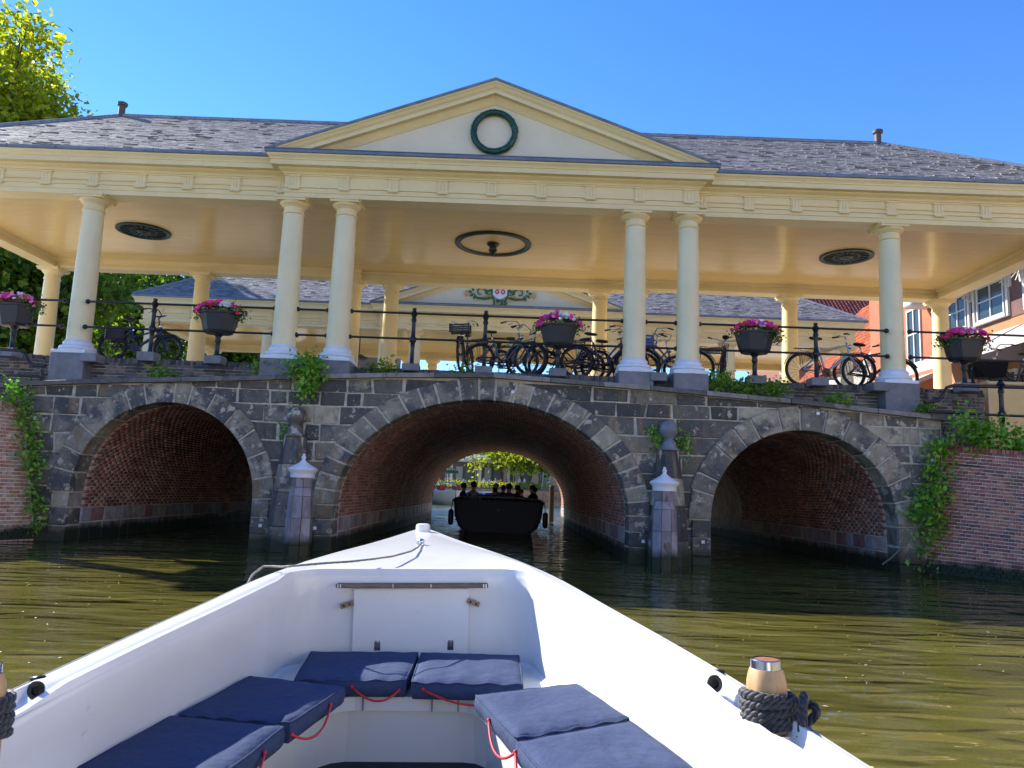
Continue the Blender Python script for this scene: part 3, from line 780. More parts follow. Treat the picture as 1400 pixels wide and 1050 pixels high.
    def slope(O, U, Vd, halfw0, halfw1, rows_, keep=None, tagsingle=False):
        """O centre of eave, U unit along, Vd vector eave->ridge"""
        O, U, Vd = Vector(O), Vector(U), Vector(Vd); Nn = U.cross(Vd).normalized()
        for r_ in range(rows_):
            f0, f1 = r_/rows_, (r_+1.25)/rows_
            hw = halfw0+(halfw1-halfw0)*((r_+.5)/rows_); x = -hw-random.uniform(0, .2)
            while x < hw:
                wd = random.choice([.12, .15, .18, .22, .27])*random.uniform(.85, 1.1); xa, xb = max(x, -hw), min(x+wd-.007, hw); x += wd
                if xb-xa < .03: continue
                mid = O+U*((xa+xb)/2)+Vd*((f0+f1)/2)
                if keep and not keep(mid): continue
                j = random.uniform(-.3, .3)/rows_; th = .013+random.uniform(0, .006)+(.014 if random.random() < .07 else 0); tw = random.uniform(-.002, .002)
                a = O+U*xa+Vd*(f0+j); b = O+U*xb+Vd*(f0+j+random.uniform(-.08, .08)/rows_); c = O+U*xb+Vd*f1; d = O+U*xa+Vd*f1
                quad = [a+Nn*.008, b+Nn*.008, c+Nn*.003, d+Nn*.003, a+Nn*(th+tw), b+Nn*(th-tw), c+Nn*.010, d+Nn*.010]
                single.append((quad, mid, tagsingle))
    keepf = lambda q: not (abs(q.x) < 4.3-(q.z-7.43)/.385*1.0 and q.y < 2.2)
    slope((0, ey, ze), (1, 0, 0), (0, ry-ey, zr-ze), ex, rx, rows, keepf, True)
    slope((0, B-ey, ze), (-1, 0, 0), (0, -(ry-ey), zr-ze), ex, rx, rows)
    slope((-ex, ry, ze), (0, -1, 0), (ex-rx, 0, zr-ze), ry-ey, .05, rows)
    slope((ex, ry, ze), (0, 1, 0), (-(ex-rx), 0, zr-ze), ry-ey, .05, rows)
    fr = [s_ for s_ in single if s_[2]]
    fr.sort(key=lambda s_: (s_[1].z > 7.95, abs(s_[1].x)))
    keepset = set(id(s_) for s_ in fr[:296])
    F6 = [(3, 2, 1, 0), (4, 5, 6, 7), (0, 1, 5, 4), (1, 2, 6, 5), (2, 3, 7, 6), (3, 0, 4, 7)]
    for s_ in single:
        if id(s_) in keepset and front_emblem:
            m = MB(); m.add(s_[0], F6); m.build('slate', M_slate1, roof, recalc=False)
        else: allS.add(s_[0], F6)
    tag(allS.build('slate', M_slate, roof, recalc=False), kind='stuff')
    # ridge and hip caps
    m = MB()
    def cap(a, b, r=.055):
        a, b = Vector(a), Vector(b); n = max(2, int((b-a).length/.45))
        for i in range(n):
            p, q = a.lerp(b, i/n+.004/n), a.lerp(b, (i+1)/n-.02/n); m.tube([p, q], r, 10)
    cap((-rx, ry, zr+.02), (rx, ry, zr+.02))
    for sx in (-1, 1):
        for yy in (ey, B-ey): cap((sx*rx, ry, zr+.02), (sx*ex, yy, ze+.03), .048)
    m.build('ridge_cap', mat('ridge_lead', (.24, .25, .29), .45, metal=.2, noise=(6, .25, 4)), roof, smooth=True, ang=50)
    for sx in (-1, 1):
        m = MB(); m.lathe([(.075, -.1), (.075, .27), (.115, .28), (.12, .34), (.09, .36), (.001, .365)], (sx*9.1, ry, zr), 14)
        m.build('vent_pipe', mat('pipe_clay', (.10, .075, .075), .6), roof, smooth=True, ang=40)
    # pediments, front and back
    for ysgn in (1, -1):
        YF = (lambda y: y) if ysgn == 1 else (lambda y: B-y)
        hx, hz, z0 = 4.325, 9.03, 7.45; sl_ = (hz-z0)/hx
        def band(v0, y0, v1, y1, yb=-.17):
            m = MB()
            for s_ in (-1, 1):
                def pt(v, y, end):
                    # v vertical drop below the top line
                    if end == 0: return (0, YF(y), hz-v)
                    return (s_*(hx-v/sl_), YF(y), z0)
                A = [pt(v0, y0, 0), pt(v0, y0, 1), pt(v1, y1, 1), pt(v1, y1, 0)]
                Bk = [pt(v0, yb, 0), pt(v0, yb, 1), pt(v1, yb, 1), pt(v1, yb, 0)]
                m.add(A+Bk, [(0, 1, 2, 3), (7, 6, 5, 4), (0, 4, 5, 1), (2, 6, 7, 3), (1, 5, 6, 2)])
            return m
        g = band(-.02, -.535, .03, -.53, 1.9).build('verge_lead', M_lead, t)
        pm = band(.032, -.515, .065, -.50); pm2 = band(.065, -.485, .13, -.445); pm.add(pm2.v, pm2.f)
        for a in ((.13, -.43, .15, -.43), (.15, -.415, .235, -.412), (.236, -.30, .262, -.295), (.262, -.285, .35, -.235), (.35, -.225, .375, -.222)): q = band(*a); pm.add(q.v, q.f)
        pm.build('raking_cornice', M_cream, t)
        m = MB(); m.prism([(-hx+.5, z0-.06), (hx-.5, z0-.06), (0, hz-.2)], -.2, -.1, lambda a, b, h: (a, YF(h), b)); m.build('tympanum', mat('tympanum_paint', (.72, .65, .46), .45, noise=(1.5, .05, 4)), t)
        # low lead-covered gable roof running back into the slates
        m = MB()
        yb = 2.0
        m.add([(0, YF(-.5), hz), (hx+.02, YF(-.5), z0), (hx+.02, YF(-.2), z0), (0, YF(yb), hz), (-hx-.02, YF(-.5), z0), (-hx-.02, YF(-.2), z0)], [(0, 1, 2, 3), (0, 3, 5, 4)])
        m.build('gable_roof', M_lead, t)
        # standing strip of lead on the cornice top
        m = MB(); m.box(-4.26, 4.26, min(YF(-.53), YF(-.19)), max(YF(-.53), YF(-.19)), 7.448, 7.462); m.build('cornice_lead', M_lead, t)
    # lead joints on gutter
    m = MB()
    for x in np.arange(-4.2, 4.3, .62): m.box(x-.006, x+.006, -.545, -.53, 7.38, 7.45)
    for x in list(np.arange(-12.3, -4.2, .95))+list(np.arange(4.6, 12.4, .95)): m.box(x-.006, x+.006, -.316, -.300, 7.38, 7.45)
    m.build('gutter_clip', M_lead, t)
    # ceiling ornaments
    for sx in (-1, 1):
        cxo = sx*8.27; m = MB(); m.lathe([(.60, 0), (.60, -.03), (.57, -.04), (.53, -.035), (.50, -.02), (.50, 0)], (cxo, ry, 6.86), 40, cap=False)
        for k in range(20):
            a = 2*math.pi*k/20; c_, s_ = math.cos(a), math.sin(a)
            m.obox((cxo+.33*c_, ry+.33*s_, 6.845), (.19*c_, .19*s_, 0), (-.011*s_, .011*c_, 0), (0, 0, .008))
        m.lathe([(.13, 0), (.15, -.03), (.10, -.045), (.05, -.07), (.001, -.075)], (cxo, ry, 6.855), 16)
        m.lathe([(.30, -.003), (.30, -.022), (.275, -.022), (.275, -.003)], (cxo, ry, 6.86), 30, cap=False)
        v = m.build('ceiling_vent', M_dgreen, t)
        m = MB(); m.lathe([(.52, 0), (.52, -.004)], (cxo, ry, 6.861), 36); m.build('vent_dark_disc', M_dark, v)  # solid black disc; the shade inside the vent is painted, there is no hole
    m = MB(); m.lathe([(.90, .002), (.90, -.03), (.87, -.05), (.83, -.035), (.79, -.05), (.76, -.03), (.76, .002)], (-.04, ry, 6.86), 56, cap=False); m.build('ceiling_ring', M_dgreen, t, smooth=True, ang=30)
    m = MB(); m.lathe([(.001, .0), (.14, -.001), (.15, -.03), (.12, -.06), (.085, -.08), (.08, -.13), (.105, -.15), (.10, -.18), (.08, -.21), (.05, -.25), (.02, -.28), (.02, -.31), (.001, -.315)], (-.04, ry, 6.86), 18); m.build('lamp_boss', mat('lamp_iron', (.012, .02, .025), .35), t, smooth=True, ang=40)
    return t

hall_near = hall('market_hall', 'cream colonnaded market hall with slate roof and green wreath in its pediment', (0, 0, 0), None, True)
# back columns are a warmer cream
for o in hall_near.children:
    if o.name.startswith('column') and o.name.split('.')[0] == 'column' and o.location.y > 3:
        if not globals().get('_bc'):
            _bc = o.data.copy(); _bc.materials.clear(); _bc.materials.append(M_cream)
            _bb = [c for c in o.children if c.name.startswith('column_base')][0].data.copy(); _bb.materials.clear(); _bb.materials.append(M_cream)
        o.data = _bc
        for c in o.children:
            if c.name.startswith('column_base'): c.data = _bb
# wreath
m = MB(); cw = Vector((0, -.255, 8.06)); Rw = .405
m.tube([(cw.x+Rw*math.cos(a), cw.y, cw.z+Rw*math.sin(a)) for a in np.linspace(0, 2*math.pi, 49)[:-1]], .062, 10, closed=True)
wr_ = m.build('wreath', M_green, hall_near, smooth=True)
m = MB()
for k in range(150):
    a = random.uniform(0, 2*math.pi); q = random.uniform(-1.5, 1.5); c_ = Vector((math.cos(a), 0, math.sin(a))); tg = Vector((-c_.z, 0, c_.x))
    nn = (c_*math.sin(q)+Vector((0, -1, 0))*math.cos(q)); p = cw+c_*Rw+nn*.058; sd = tg.cross(nn)
    l = tg*(.05)+sd*random.uniform(-.03, .03); b = sd*.02
    m.add([p-l*.5, p+b+nn*.008, p+l*.7+nn*.02, p-b+nn*.008], [(0, 1, 2), (0, 2, 3)])
m.build('wreath_leaf', mat('wreath_leaf_paint', (.010, .085, .055), .35, island=True, var=.5), wr_, recalc=False)['kind'] = 'stuff'

hall_far = hall('market_hall', 'second cream market hall across the street with coat of arms in its pediment', (0, 11.25, -.17), None, False)
# painted coat of arms: white shield, crossed red keys, green scrolls
M_red = mat('crest_red', (.50, .015, .05), .4); M_cg = mat('crest_green', (.02, .14, .05), .4); M_gold = mat('crest_gold', (.62, .42, .16), .4)
YC = 11.25-.2; cc = Vector((0, YC-.01, 7.80))
m = MB(); F = lambda a, b, h: (cc.x+a, cc.y-h, cc.z+b)
m.prism([(-.24, .34), (.24, .34), (.245, -.10), (.16, -.18), (0, -.26), (-.16, -.18), (-.245, -.10)], .03, .07, F); sh = m.build('crest_shield', M_white, hall_far, world=True)
m = MB()
for s_ in (-1, 1):
    m.tube([(cc.x+s_*.10+.055*math.cos(a), cc.y-.085, cc.z+.01+.065*math.sin(a)) for a in np.linspace(0, 2*math.pi, 17)[:-1]], .02, 6, closed=True)
    m.tube([(cc.x+s_*.085, cc.y-.085, cc.z+.07), (cc.x-s_*.085, cc.y-.085, cc.z+.29)], .018, 6)
    m.box(cc.x+s_*.10-.05, cc.x+s_*.10+.05, cc.y-.10, cc.y-.07, cc.z+.20, cc.z+.25); m.box(cc.x+s_*.12-.05, cc.x+s_*.12+.05, cc.y-.10, cc.y-.07, cc.z+.265, cc.z+.31)
m.build('crest_key', M_red, hall_far, world=True)
for s_ in (-1, 1):
    m = MB()
    def curl(cx_, cz_, r0, a0, a1, th):
        pts = []; rr = []
        for i in range(15):
            k = i/14; a = a0+(a1-a0)*k; r = r0*(1-.72*k); pts.append((cc.x+s_*(cx_+r*math.cos(a)), cc.y-.05, cc.z+cz_+r*math.sin(a))); rr.append(th*(1-.4*k))
        m.tube(pts, rr, 6)
    curl(.44, .18, .17, -2.6, 3.4, .035); curl(.66, -.02, .19, 3.4, -2.2, .035); curl(.36, -.05, .12, 2.9, -2.4, .03)
    m.tube([(cc.x+s_*.26, cc.y-.05, cc.z-.18), (cc.x+s_*.5, cc.y-.05, cc.z-.24), (cc.x+s_*.78, cc.y-.05, cc.z-.22), (cc.x+s_*.92, cc.y-.05, cc.z-.05)], [.03, .04, .035, .02], 6)
    m.tube([(cc.x+s_*.27, cc.y-.05, cc.z+.30), (cc.x+s_*.27, cc.y-.05, cc.z-.1), (cc.x+s_*.2, cc.y-.05, cc.z-.26)], .035, 6)
    for (lx, lz, ang) in ((.66, .26, .6), (.74, .20, .1), (.60, .30, 1.3), (.95, -.12, -.6), (1.0, -.02, .3), (.92, .05, 1.2), (.86, -.2, -1.2)):
        c_ = Vector((cc.x+s_*lx, cc.y-.05, cc.z+lz)); d_ = Vector((s_*math.cos(ang), 0, math.sin(ang))); b_ = Vector((-d_.z, 0, d_.x))
        m.add([c_-d_*.05, c_+b_*.05-Vector((0, .03, 0)), c_+d_*.11, c_-b_*.05-Vector((0, .03, 0)), c_+Vector((0, .03, 0))], [(0, 1, 2), (0, 2, 3), (0, 4, 1), (1, 4, 2), (2, 4, 3), (3, 4, 0)])
    m.build('crest_scroll', M_cg, hall_far, world=True)
for s_ in (-1, 1):
    m = MB()
    for k in range(5):
        a = -.9+k*.5; c_ = Vector((cc.x+s_*1.08, cc.y-.03, cc.z-.08)); m.tube([c_, c_+Vector((s_*.16*math.cos(a), 0, .16*math.sin(a)))], [.03, .012], 5)
    m.build('crest_flower', M_gold, hall_far, world=True); m = MB()
    m.tube([(cc.x+s_*(.28+.1*k), cc.y-.055, cc.z-.17+.05*math.sin(k*1.1)) for k in range(4)], .022, 6)
    m.build('crest_swag', M_gold, hall_far, world=True)
fc = bpy.data.curves.new('txt', 'FONT'); fc.body = '1825'; fc.size = .26; fc.extrude = .02; fc.align_x = 'CENTER'; fc.offset = .012
fo = bpy.data.objects.new('txt', fc); COL.objects.link(fo)
me = bpy.data.meshes.new_from_object(fo.evaluated_get(bpy.context.evaluated_depsgraph_get())); bpy.data.objects.remove(fo)
me.materials.clear(); me.materials.append(M_cg)
o = bpy.data.objects.new('crest_lettering', me); COL.objects.link(o); o.parent = hall_far
o.rotation_euler = (R(90), 0, 0); o.location = Vector((0, YC-.05, 7.80-.43))-wloc(hall_far)
for x in (-5.3,):
    m = MB(); m.lathe([(.02, .9), (.02, .3), (.10, .27), (.34, .15), (.34, .10), (.02, .08)], (x, 11.25+2.9, 5.75), 20); m.build('hanging_lamp', M_iron, hall_far, world=True)
# ------------------------------------------------------------------ railing on the bridge
RY = 0.0; ZT, ZM = 4.43, 3.93
def rail_post(x, y, z0, z1, parent, fat=1.0):
    """bulbous cast post from z0 (foot) to z1 (top of knob)"""
    h = z1-z0; m = MB(); f = fat
    kn = [(.055*f, 0), (.055*f, .03), (.04*f, .05), (.036*f, .30), (.044*f, h*.44-.06), (.062*f, h*.44-.04), (.07*f, h*.44), (.062*f, h*.44+.04), (.044*f, h*.44+.06), (.038*f, h*.5+.1), (.038*f, h-.28),
          (.05*f, h-.27), (.05*f, h-.22), (.036*f, h-.2), (.05*f, h-.16), (.07*f, h-.12), (.05*f, h-.075), (.03*f, h-.06), (.044*f, h-.035), (.036*f, h-.008), (.001, h)]
    m.lathe(kn, (x, y, z0), 14); return m.build('post', M_iron, parent, smooth=True, ang=45, world=True)
rail = thing('iron_railing', 'black iron two-rail fence along the edge of the bridge between the columns', 'railing', (0, 0, 3.38))
for x, zb in ((-6.40, 3.46), (-1.40, 3.42), (-.02, 3.42), (6.33, 3.44)):
    rail_post(x, RY, zb, 4.54, rail)
    m = MB(); m.box(x-.16, x+.16, RY-.2, RY+.12, 3.29, zb+.005, bev=.01); m.build('foot_stone', M_grey, rail, world=True)
segs = [(-12.2, -7.917), (-7.917, -3.867), (-3.867, -2.836), (-2.836, 2.836), (2.836, 3.867), (3.867, 7.917), (7.917, 12.2)]
for a, b in segs:
    for z in (ZT, ZM):
        rr = .0
        if a > -12: a_ = a+.21
        else: a_ = a
        b_ = b-.21 if b < 12 else b
        m = MB(); m.tube([(a_, RY, z), (b_, RY, z)], .0215, 10)
        for e, s_ in ((a_, 1), (b_, -1)): m.lathe([(.02, -.012), (.045, -.008), (.045, .012), (.02, .02)], (e, RY, z), 10) if False else m.tube([(e-.02*s_, RY, z), (e, RY, z), (e+.03*s_, RY, z), (e+.05*s_, RY, z)], [.036, .046, .046, .03], 10)
        m.build('rail', M_iron, rail, world=True, smooth=True, ang=50)

# ------------------------------------------------------------------ flower tubs on posts
M_tub = mat('tub_plastic', (.013, .017, .025), .5, noise=(8, .15, 4))
PET = {'magenta': (.85, .03, .34), 'white': (.78, .78, .80), 'red': (.75, .04, .07), 'pink': (.88, .22, .45), 'purple': (.50, .05, .48), 'orange': (.75, .20, .02)}
M_pet = {k: mat('petal_'+k, c, .6, island=True, var=.25, transl=.15) for k, c in PET.items()}
M_tubleaf = mat('petunia_leaf', rough=.5, island=True, ramp=[(0, (.02, .07, .01)), (.6, (.06, .16, .02)), (1, (.16, .28, .04))], transl=.3)
def planter(x, mix, label, seed):
    random.seed(seed)
    t = thing('flower_tub', label, 'planter', (x, -.02, 3.38), 'petunia tubs on posts along the bridge railing')
    m = MB(); m.lathe([(.06, .05), (.06, .09), (.045, .11), (.042, .32), (.055, .34), (.06, .37), (.05, .40), (.05, .44), (.075, .47), (.085, .50), (.17, .52)], (0, 0, 0), 14); m.build('post', M_iron, t, smooth=True, ang=45)
    m = MB(); m.box(-.16, .16, -.2, .12, -.1, .055, bev=.01); m.build('foot_stone', M_grey, t)
    def oc(w, d, z, c=.42): return [(-w, -d*c, z), (-w*c*1.2, -d, z), (w*c*1.2, -d, z), (w, -d*c, z), (w, d*c, z), (w*c*1.2, d, z), (-w*c*1.2, d, z), (-w, d*c, z)]
    m = MB(); L_ = [oc(.235, .17, .50), oc(.275, .20, .555), oc(.35, .25, .87), oc(.37, .265, .875), oc(.372, .267, .915), oc(.335, .235, .915), oc(.33, .23, .87)]
    vs_ = sum(L_, []); fs = [tuple(range(7, -1, -1)), tuple(range(48, 56))]+[(k*8+i, k*8+(i+1) % 8, k*8+8+(i+1) % 8, k*8+8+i) for k in range(6) for i in range(8)]
    m.add(vs_, fs); m.build('tub', M_tub, t)
    leaf_cloud('petunia_leaf', [(x+dx, -.02, 4.32, .17, .23, .12) for dx in (-.25, -.08, .1, .26)]+[(x-.39, -.05, 4.24, .08, .2, .09), (x+.40, -.05, 4.24, .09, .2, .12)], 900, .05, M_tubleaf, t, kind='stuff', shell=.3)
    cols = {k: MB() for k in PET}
    n = 150
    for i in range(n):
        u = random.random(); px = -.43+.86*u; a = random.uniform(-1.5, 1.2)
        # position on the mound, front half favoured
        r_ = .22*math.sqrt(max(0.05, 1-(px/.47)**2)); py = -math.sin(a+.3)*r_*1.25-.03 if random.random() < .7 else random.uniform(-.2, .2); pz = .93+.215*(1-(px/.47)**2)*random.uniform(.5, 1.05)-(.10 if abs(px) > .36 else 0)*random.random()-max(0, -py-.18)*.5
        zone = mix[min(len(mix)-1, int(u*len(mix)))]; c = random.choice(zone)
        R_ = random.uniform(.028, .048); nn = Vector((px*.8+random.uniform(-.4, .4), -1+random.uniform(-.5, .4), random.uniform(.2, 1.2))).normalized()
        A = nn.orthogonal().normalized(); Bv = nn.cross(A); p = Vector((px, py, pz)); m = cols[c]; k0 = random.uniform(0, 6)
        vs_ = [p-nn*.012]
        for q in range(10):
            t_ = k0+2*math.pi*q/10; rr = R_ if q % 2 == 0 else R_*.82; vs_.append(p+A*rr*math.cos(t_)+Bv*rr*math.sin(t_)+nn*random.uniform(0, .008))
        m.add(vs_, [(0, 1+q, 1+(q+1) % 10) for q in range(10)])
    for c, m in cols.items():
        if m.v: tag(m.build('petunia_flower', M_pet[c], t, recalc=False), kind='stuff')
    return t
MG, WH, RD, PK, PU, OR = 'magenta', 'white', 'red', 'pink', 'purple', 'orange'
planter(-9.03, [[MG, RD], [MG, PK], [WH, PK], [RD, PK]], 'dark tub of pink and red petunias cut by the left edge of the picture', 1)
planter(-5.12, [[MG, PU], [OR, RD, MG], [MG], [WH], [WH, PU, RD]], 'dark tub of magenta, orange and white petunias left of the first column pair', 2)
planter(1.385, [[MG], [MG, PU], [PK, MG], [WH], [WH, MG], [MG]], 'dark tub of magenta and white petunias over the middle arch', 3)
planter(5.145, [[MG, RD], [RD, PU], [MG], [WH, PU], [MG], [MG, RD, PK]], 'dark tub of magenta and purple petunias right of the second column pair', 4)
planter(9.15, [[RD, MG], [MG], [MG, WH], [WH, MG], [MG, PU], [RD, MG]], 'dark tub of red, magenta and white petunias beyond the rightmost column', 5)
random.seed(11)

# stair railings at both ends
rl = thing('stair_railing', 'bent black pipe handrail ending beside the leftmost column plinth', 'railing', (-9.0, -.5, 2.3))
m = MB(); m.tube([(-12, -.5, 3.36), (-9.0, -.5, 3.36), (-8.56, -.5, 3.345), (-8.45, -.5, 3.28), (-8.36, -.5, 3.13), (-8.27, -.5, 3.09), (-8.05, -.5, 3.07)], .032, 10); m.build('rail', M_iron, rl, world=True, smooth=True, ang=60)
m = MB(); m.tube([(-12, -.5, 2.89), (-8.12, -.5, 2.875), (-8.06, -.5, 2.86)], .024, 10); m.build('rail', M_iron, rl, world=True, smooth=True, ang=60)
rail_post(-10.4, -.5, 2.3, 3.5, rl)
rl = thing('stair_railing', 'bent black pipe handrail with a knobbed post above the right canal wall', 'railing', (9.5, -.5, 2.3))
m = MB(); m.tube([(13, -.5, 3.36), (9.5, -.5, 3.34), (8.64, -.5, 3.33), (8.53, -.5, 3.29), (8.43, -.5, 3.13), (8.36, -.5, 3.05), (8.26, -.5, 3.02), (8.1, -.5, 3.0)], .032, 10); m.build('rail', M_iron, rl, world=True, smooth=True, ang=60)
m = MB(); m.tube([(13, -.5, 2.78), (8.15, -.5, 2.83)], .024, 10); m.build('rail', M_iron, rl, world=True, smooth=True, ang=60)
rail_post(9.52, -.5, 2.30, 3.50, rl, 1.05)
m = MB(); m.prism([(8.62, 1.3), (8.62, .1), (10.3, -2.3), (14, -2.3), (14, 1.3)], 1.6, 2.2, lambda a, b, h: (a, b, h-(.25 if b < -1 else 0))); m.build('soil_bank', M_soil, None)['kind'] = 'structure'
clw = thing('clinker_wall', 'dark clinker retaining wall running off to the left above the pale brick wall', 'wall', (-11, .25, 2.2))
clinker(-12.2, -8.52, clw, lambda x: 2.25) if False else None
for (nm, a, b, zt) in (('left', -12.2, -8.53, 3.38), ('right', 8.53, 9.62, 3.36)):
    if nm == 'right': clw = thing('clinker_wall', 'short dark clinker wall behind the weeds at the right end of the bridge', 'wall', (9, .25, 2.2))
    mm_ = MB(); mm_.box(a, b, .17, .5, 1.8, zt-.06); mm_.build('wall_core', M_clmort, clw, world=True)
    mb_ = MB()
    x = a
    while x < b-.03: mb_.box(x+.004, min(x+.052, b), .15-random.uniform(0, .006), .5, zt-.08, zt+random.uniform(-.004, .004)); x += .056
    c = 0; z1 = zt-.09
    while z1 > 2.0:
        x = a-(.1 if c % 2 else 0)
        while x < b-.02:
            L_ = random.choice([.20, .20, .17, .10]); xa, xb = max(x, a), min(x+L_-.012, b); x += L_
            if xb-xa > .03: mb_.box(xa, xb, .155-random.uniform(0, .012), .18, z1-.05+random.uniform(-.003, .003), z1)
        c += 1; z1 -= .062
    tag(mb_.build('clinker_brick', M_clink, clw, world=True, recalc=False), kind='stuff')

# tan utility cabinet behind the right end
t = thing('utility_cabinet', 'tan sheet metal cabinet with a pale rim at the right edge behind the iron post', 'cabinet', (10.9, .6, 2.4))
M_tan = mat('tan_paint', (.72, .52, .22), .5, noise=(3, .08, 5), stains=[(7, .68, .74, (.25, .16, .07))])
m = MB(); m.box(-1.05, 1.2, -.2, .6, -.1, 1.12, bev=.02); m.build('body', M_tan, t)
m = MB(); m.box(-1.09, 1.24, -.24, .64, 1.12, 1.19, bev=.02); m.build('lid', mat('tan_lid', (.60, .48, .27), .5), t)
m = MB(); m.box(-1.06, -1.03, -.215, -.19, .08, 1.1); m.box(.2, .215, -.215, -.19, .08, 1.1); m.build('door_edge', mat('pale_edge', (.6, .55, .42), .5), t)

# ------------------------------------------------------------------ bicycles
M_tyre = mat('tyre_rubber', (.012, .012, .013), .7); M_rim = mat('rim_metal', (.09, .095, .11), .35, metal=.6); M_chr = mat('chrome', (.62, .63, .65), .18, metal=1)
M_sad = mat('saddle_vinyl', (.015, .014, .016), .5)
def wheel(parent, x, r, fat=.02, spokes=18):
    o = bpy.data.objects.new('wheel', None); COL.objects.link(o); o.parent = parent; o.location = (x, 0, r)
    m = MB(); m.tube([(((r-fat)*math.cos(a)), 0, (r-fat)*math.sin(a)) for a in np.linspace(0, 2*math.pi, 33)[:-1]], fat, 6, closed=True); m.build('tyre', M_tyre, o, smooth=True)
    m = MB(); m.tube([(((r-2*fat-.008)*math.cos(a)), 0, (r-2*fat-.008)*math.sin(a)) for a in np.linspace(0, 2*math.pi, 33)[:-1]], .012, 5, closed=True); m.build('rim', M_rim, o, smooth=True)
    m = MB()
    for k in range(spokes):
        a = 2*math.pi*k/spokes; s_ = 1 if k % 2 else -1
        m.tube([(.02*math.cos(a+.9), .03*s_, .02*math.sin(a+.9)), ((r-2*fat-.01)*math.cos(a), 0, (r-2*fat-.01)*math.sin(a))], .0030, 3)
    m.tube([(0, -.05, 0), (0, .05, 0)], .022, 8); m.build('spokes', M_rim, o); return o
def bike(label, kind, colour, x, y, z=3.385, rz=0, tilt=0, r=.345, fat=.025, crate=None, group='bicycles parked against the bridge railing'):
    t = thing('bicycle', label, 'bicycle', (x, y, z), group); t.rotation_euler = (R(tilt), 0, R(rz))
    mf = mat('bike_'+colour[0], colour[1], .3, metal=.2, coat=.3)
    wb = .54; xr, xf = -wb, wb+.02
    wheel(t, xr, r, fat); wheel(t, xf, r, fat)
    bb = (-.09, 0, .29); st = (-.24, 0, .74 if kind != 'sport' else .80); hd_b = (xf-.17, 0, .60+(.0 if r > .3 else -.02)); hd_t = (xf-.24, 0, .80 if kind != 'sport' else .84)
    m = MB(); T = .021
    m.tube([bb, st], T, 8); m.tube([hd_b, hd_t], .02, 8)
    if kind == 'dutch':
        m.tube([(xf-.18, 0, .66), (xf-.34, 0, .50), (.08, 0, .34), bb], .025, 8); m.tube([(xf-.22, 0, .77), (xf-.38, 0, .60), (.06, 0, .44), (-.14, 0, .42)], .019, 8)
    elif kind == 'sport':
        m.tube([(xf-.19, 0, .66), bb], .028, 8); m.tube([hd_t, (-.23, 0, .72)], .018, 8)
    else:
        m.tube([(xf-.18, 0, .64), (.05, 0, .40), bb], .032, 8); m.tube([(xf-.2, 0, .70), (-.18, 0, .52)], .02, 8)
        m.box(-.2, .02, -.04, .04, .24, .36, bev=.01)
    for s_ in (-1, 1):
        m.tube([(bb[0], .03*s_, bb[2]), (xr, .06*s_, r)], .014, 6); m.tube([(-.22, .02*s_, .66), (xr, .06*s_, r)], .012, 6)
    m.build('frame', mf, t, smooth=True, ang=50)
    m = MB()
    for s_ in (-1, 1): m.tube([(hd_b[0], .035*s_, hd_b[2]), (xf-.03, .055*s_, r+.1), (xf, .055*s_, r)], .011, 6)
    m.tube([(hd_b[0], -.04, hd_b[2]), (hd_b[0], .04, hd_b[2])], .018, 6); m.build('fork', mf, t, smooth=True, ang=50)
    m = MB(); hz = hd_t[2]+.20; hx = hd_t[0]-.03
    m.tube([hd_t, (hx, 0, hz-.03)], .014, 8)
    if kind == 'sport': m.tube([(hx-.06, -.30, hz), (hx+.02, -.2, hz), (hx+.04, 0, hz-.02), (hx+.02, .2, hz), (hx-.06, .30, hz)], .012, 8)
    else: m.tube([(hx-.24, -.27, hz+.03), (hx-.10, -.27, hz+.06), (hx+.06, -.2, hz+.06), (hx+.07, -.06, hz+.0), (hx+.02, 0, hz-.03), (hx+.07, .06, hz+.0), (hx+.06, .2, hz+.06), (hx-.10, .27, hz+.06), (hx-.24, .27, hz+.03)], .012, 8)
    hb_ = m.build('handlebar', M_chr if kind != 'ebike' else M_iron, t, smooth=True)
    m = MB()
    for s_ in (-1, 1):
        if kind == 'sport': m.tube([(hx-.14, .33*s_, hz-.01), (hx-.03, .26*s_, hz)], .017, 8)
        else: m.tube([(hx-.26, .27*s_, hz+.03), (hx-.14, .27*s_, hz+.055)], .017, 8)
        m.tube([(hx-.02, .2*s_, hz+.03), (hx-.12, .22*s_, hz-.01)], .006, 4)
    m.build('grip', M_sad, hb_, smooth=True)
    m = MB(); m.tube([(st[0], 0, st[2]-.05), (st[0]-.05, 0, st[2]+.12)], .013, 8); m.build('seat_post', M_chr, t, smooth=True)
    m = MB(); sx, sz = st[0]-.07, st[2]+.15
    m.lathe([(.001, -.02), (.6, -.015), (.95, .0), (1, .02), (.85, .04), (.001, .045)], (0, 0, 0), 14)
    vv = []
    for (a, b, c) in m.v:
        k = (a+1)/2; vv.append((sx+.02+a*.135, b*(.085*(1-k)+.022*k+.012), sz+c-.01*a))
    m.v = vv; m.build('saddle', M_sad, t, smooth=True)
    for xx, a0, a1 in ((xr, -.15, 2.9), (xf, .5, 3.35)):
        m = MB()
        pts = [(xx+(r+.022)*math.cos(a), 0, r+(r+.022)*math.sin(a)) for a in np.linspace(a0, a1, 15)]
        for i in range(14):
            p, q = Vector(pts[i]), Vector(pts[i+1]); n_ = (q-p).cross(Vector((0, 1, 0))).normalized()
            m.obox((p+q)/2, (q-p)/2*1.03, (0, .027, 0), n_*.003)
        m.build('mudguard', mf if kind == 'dutch' else M_iron, t)
    m = MB()
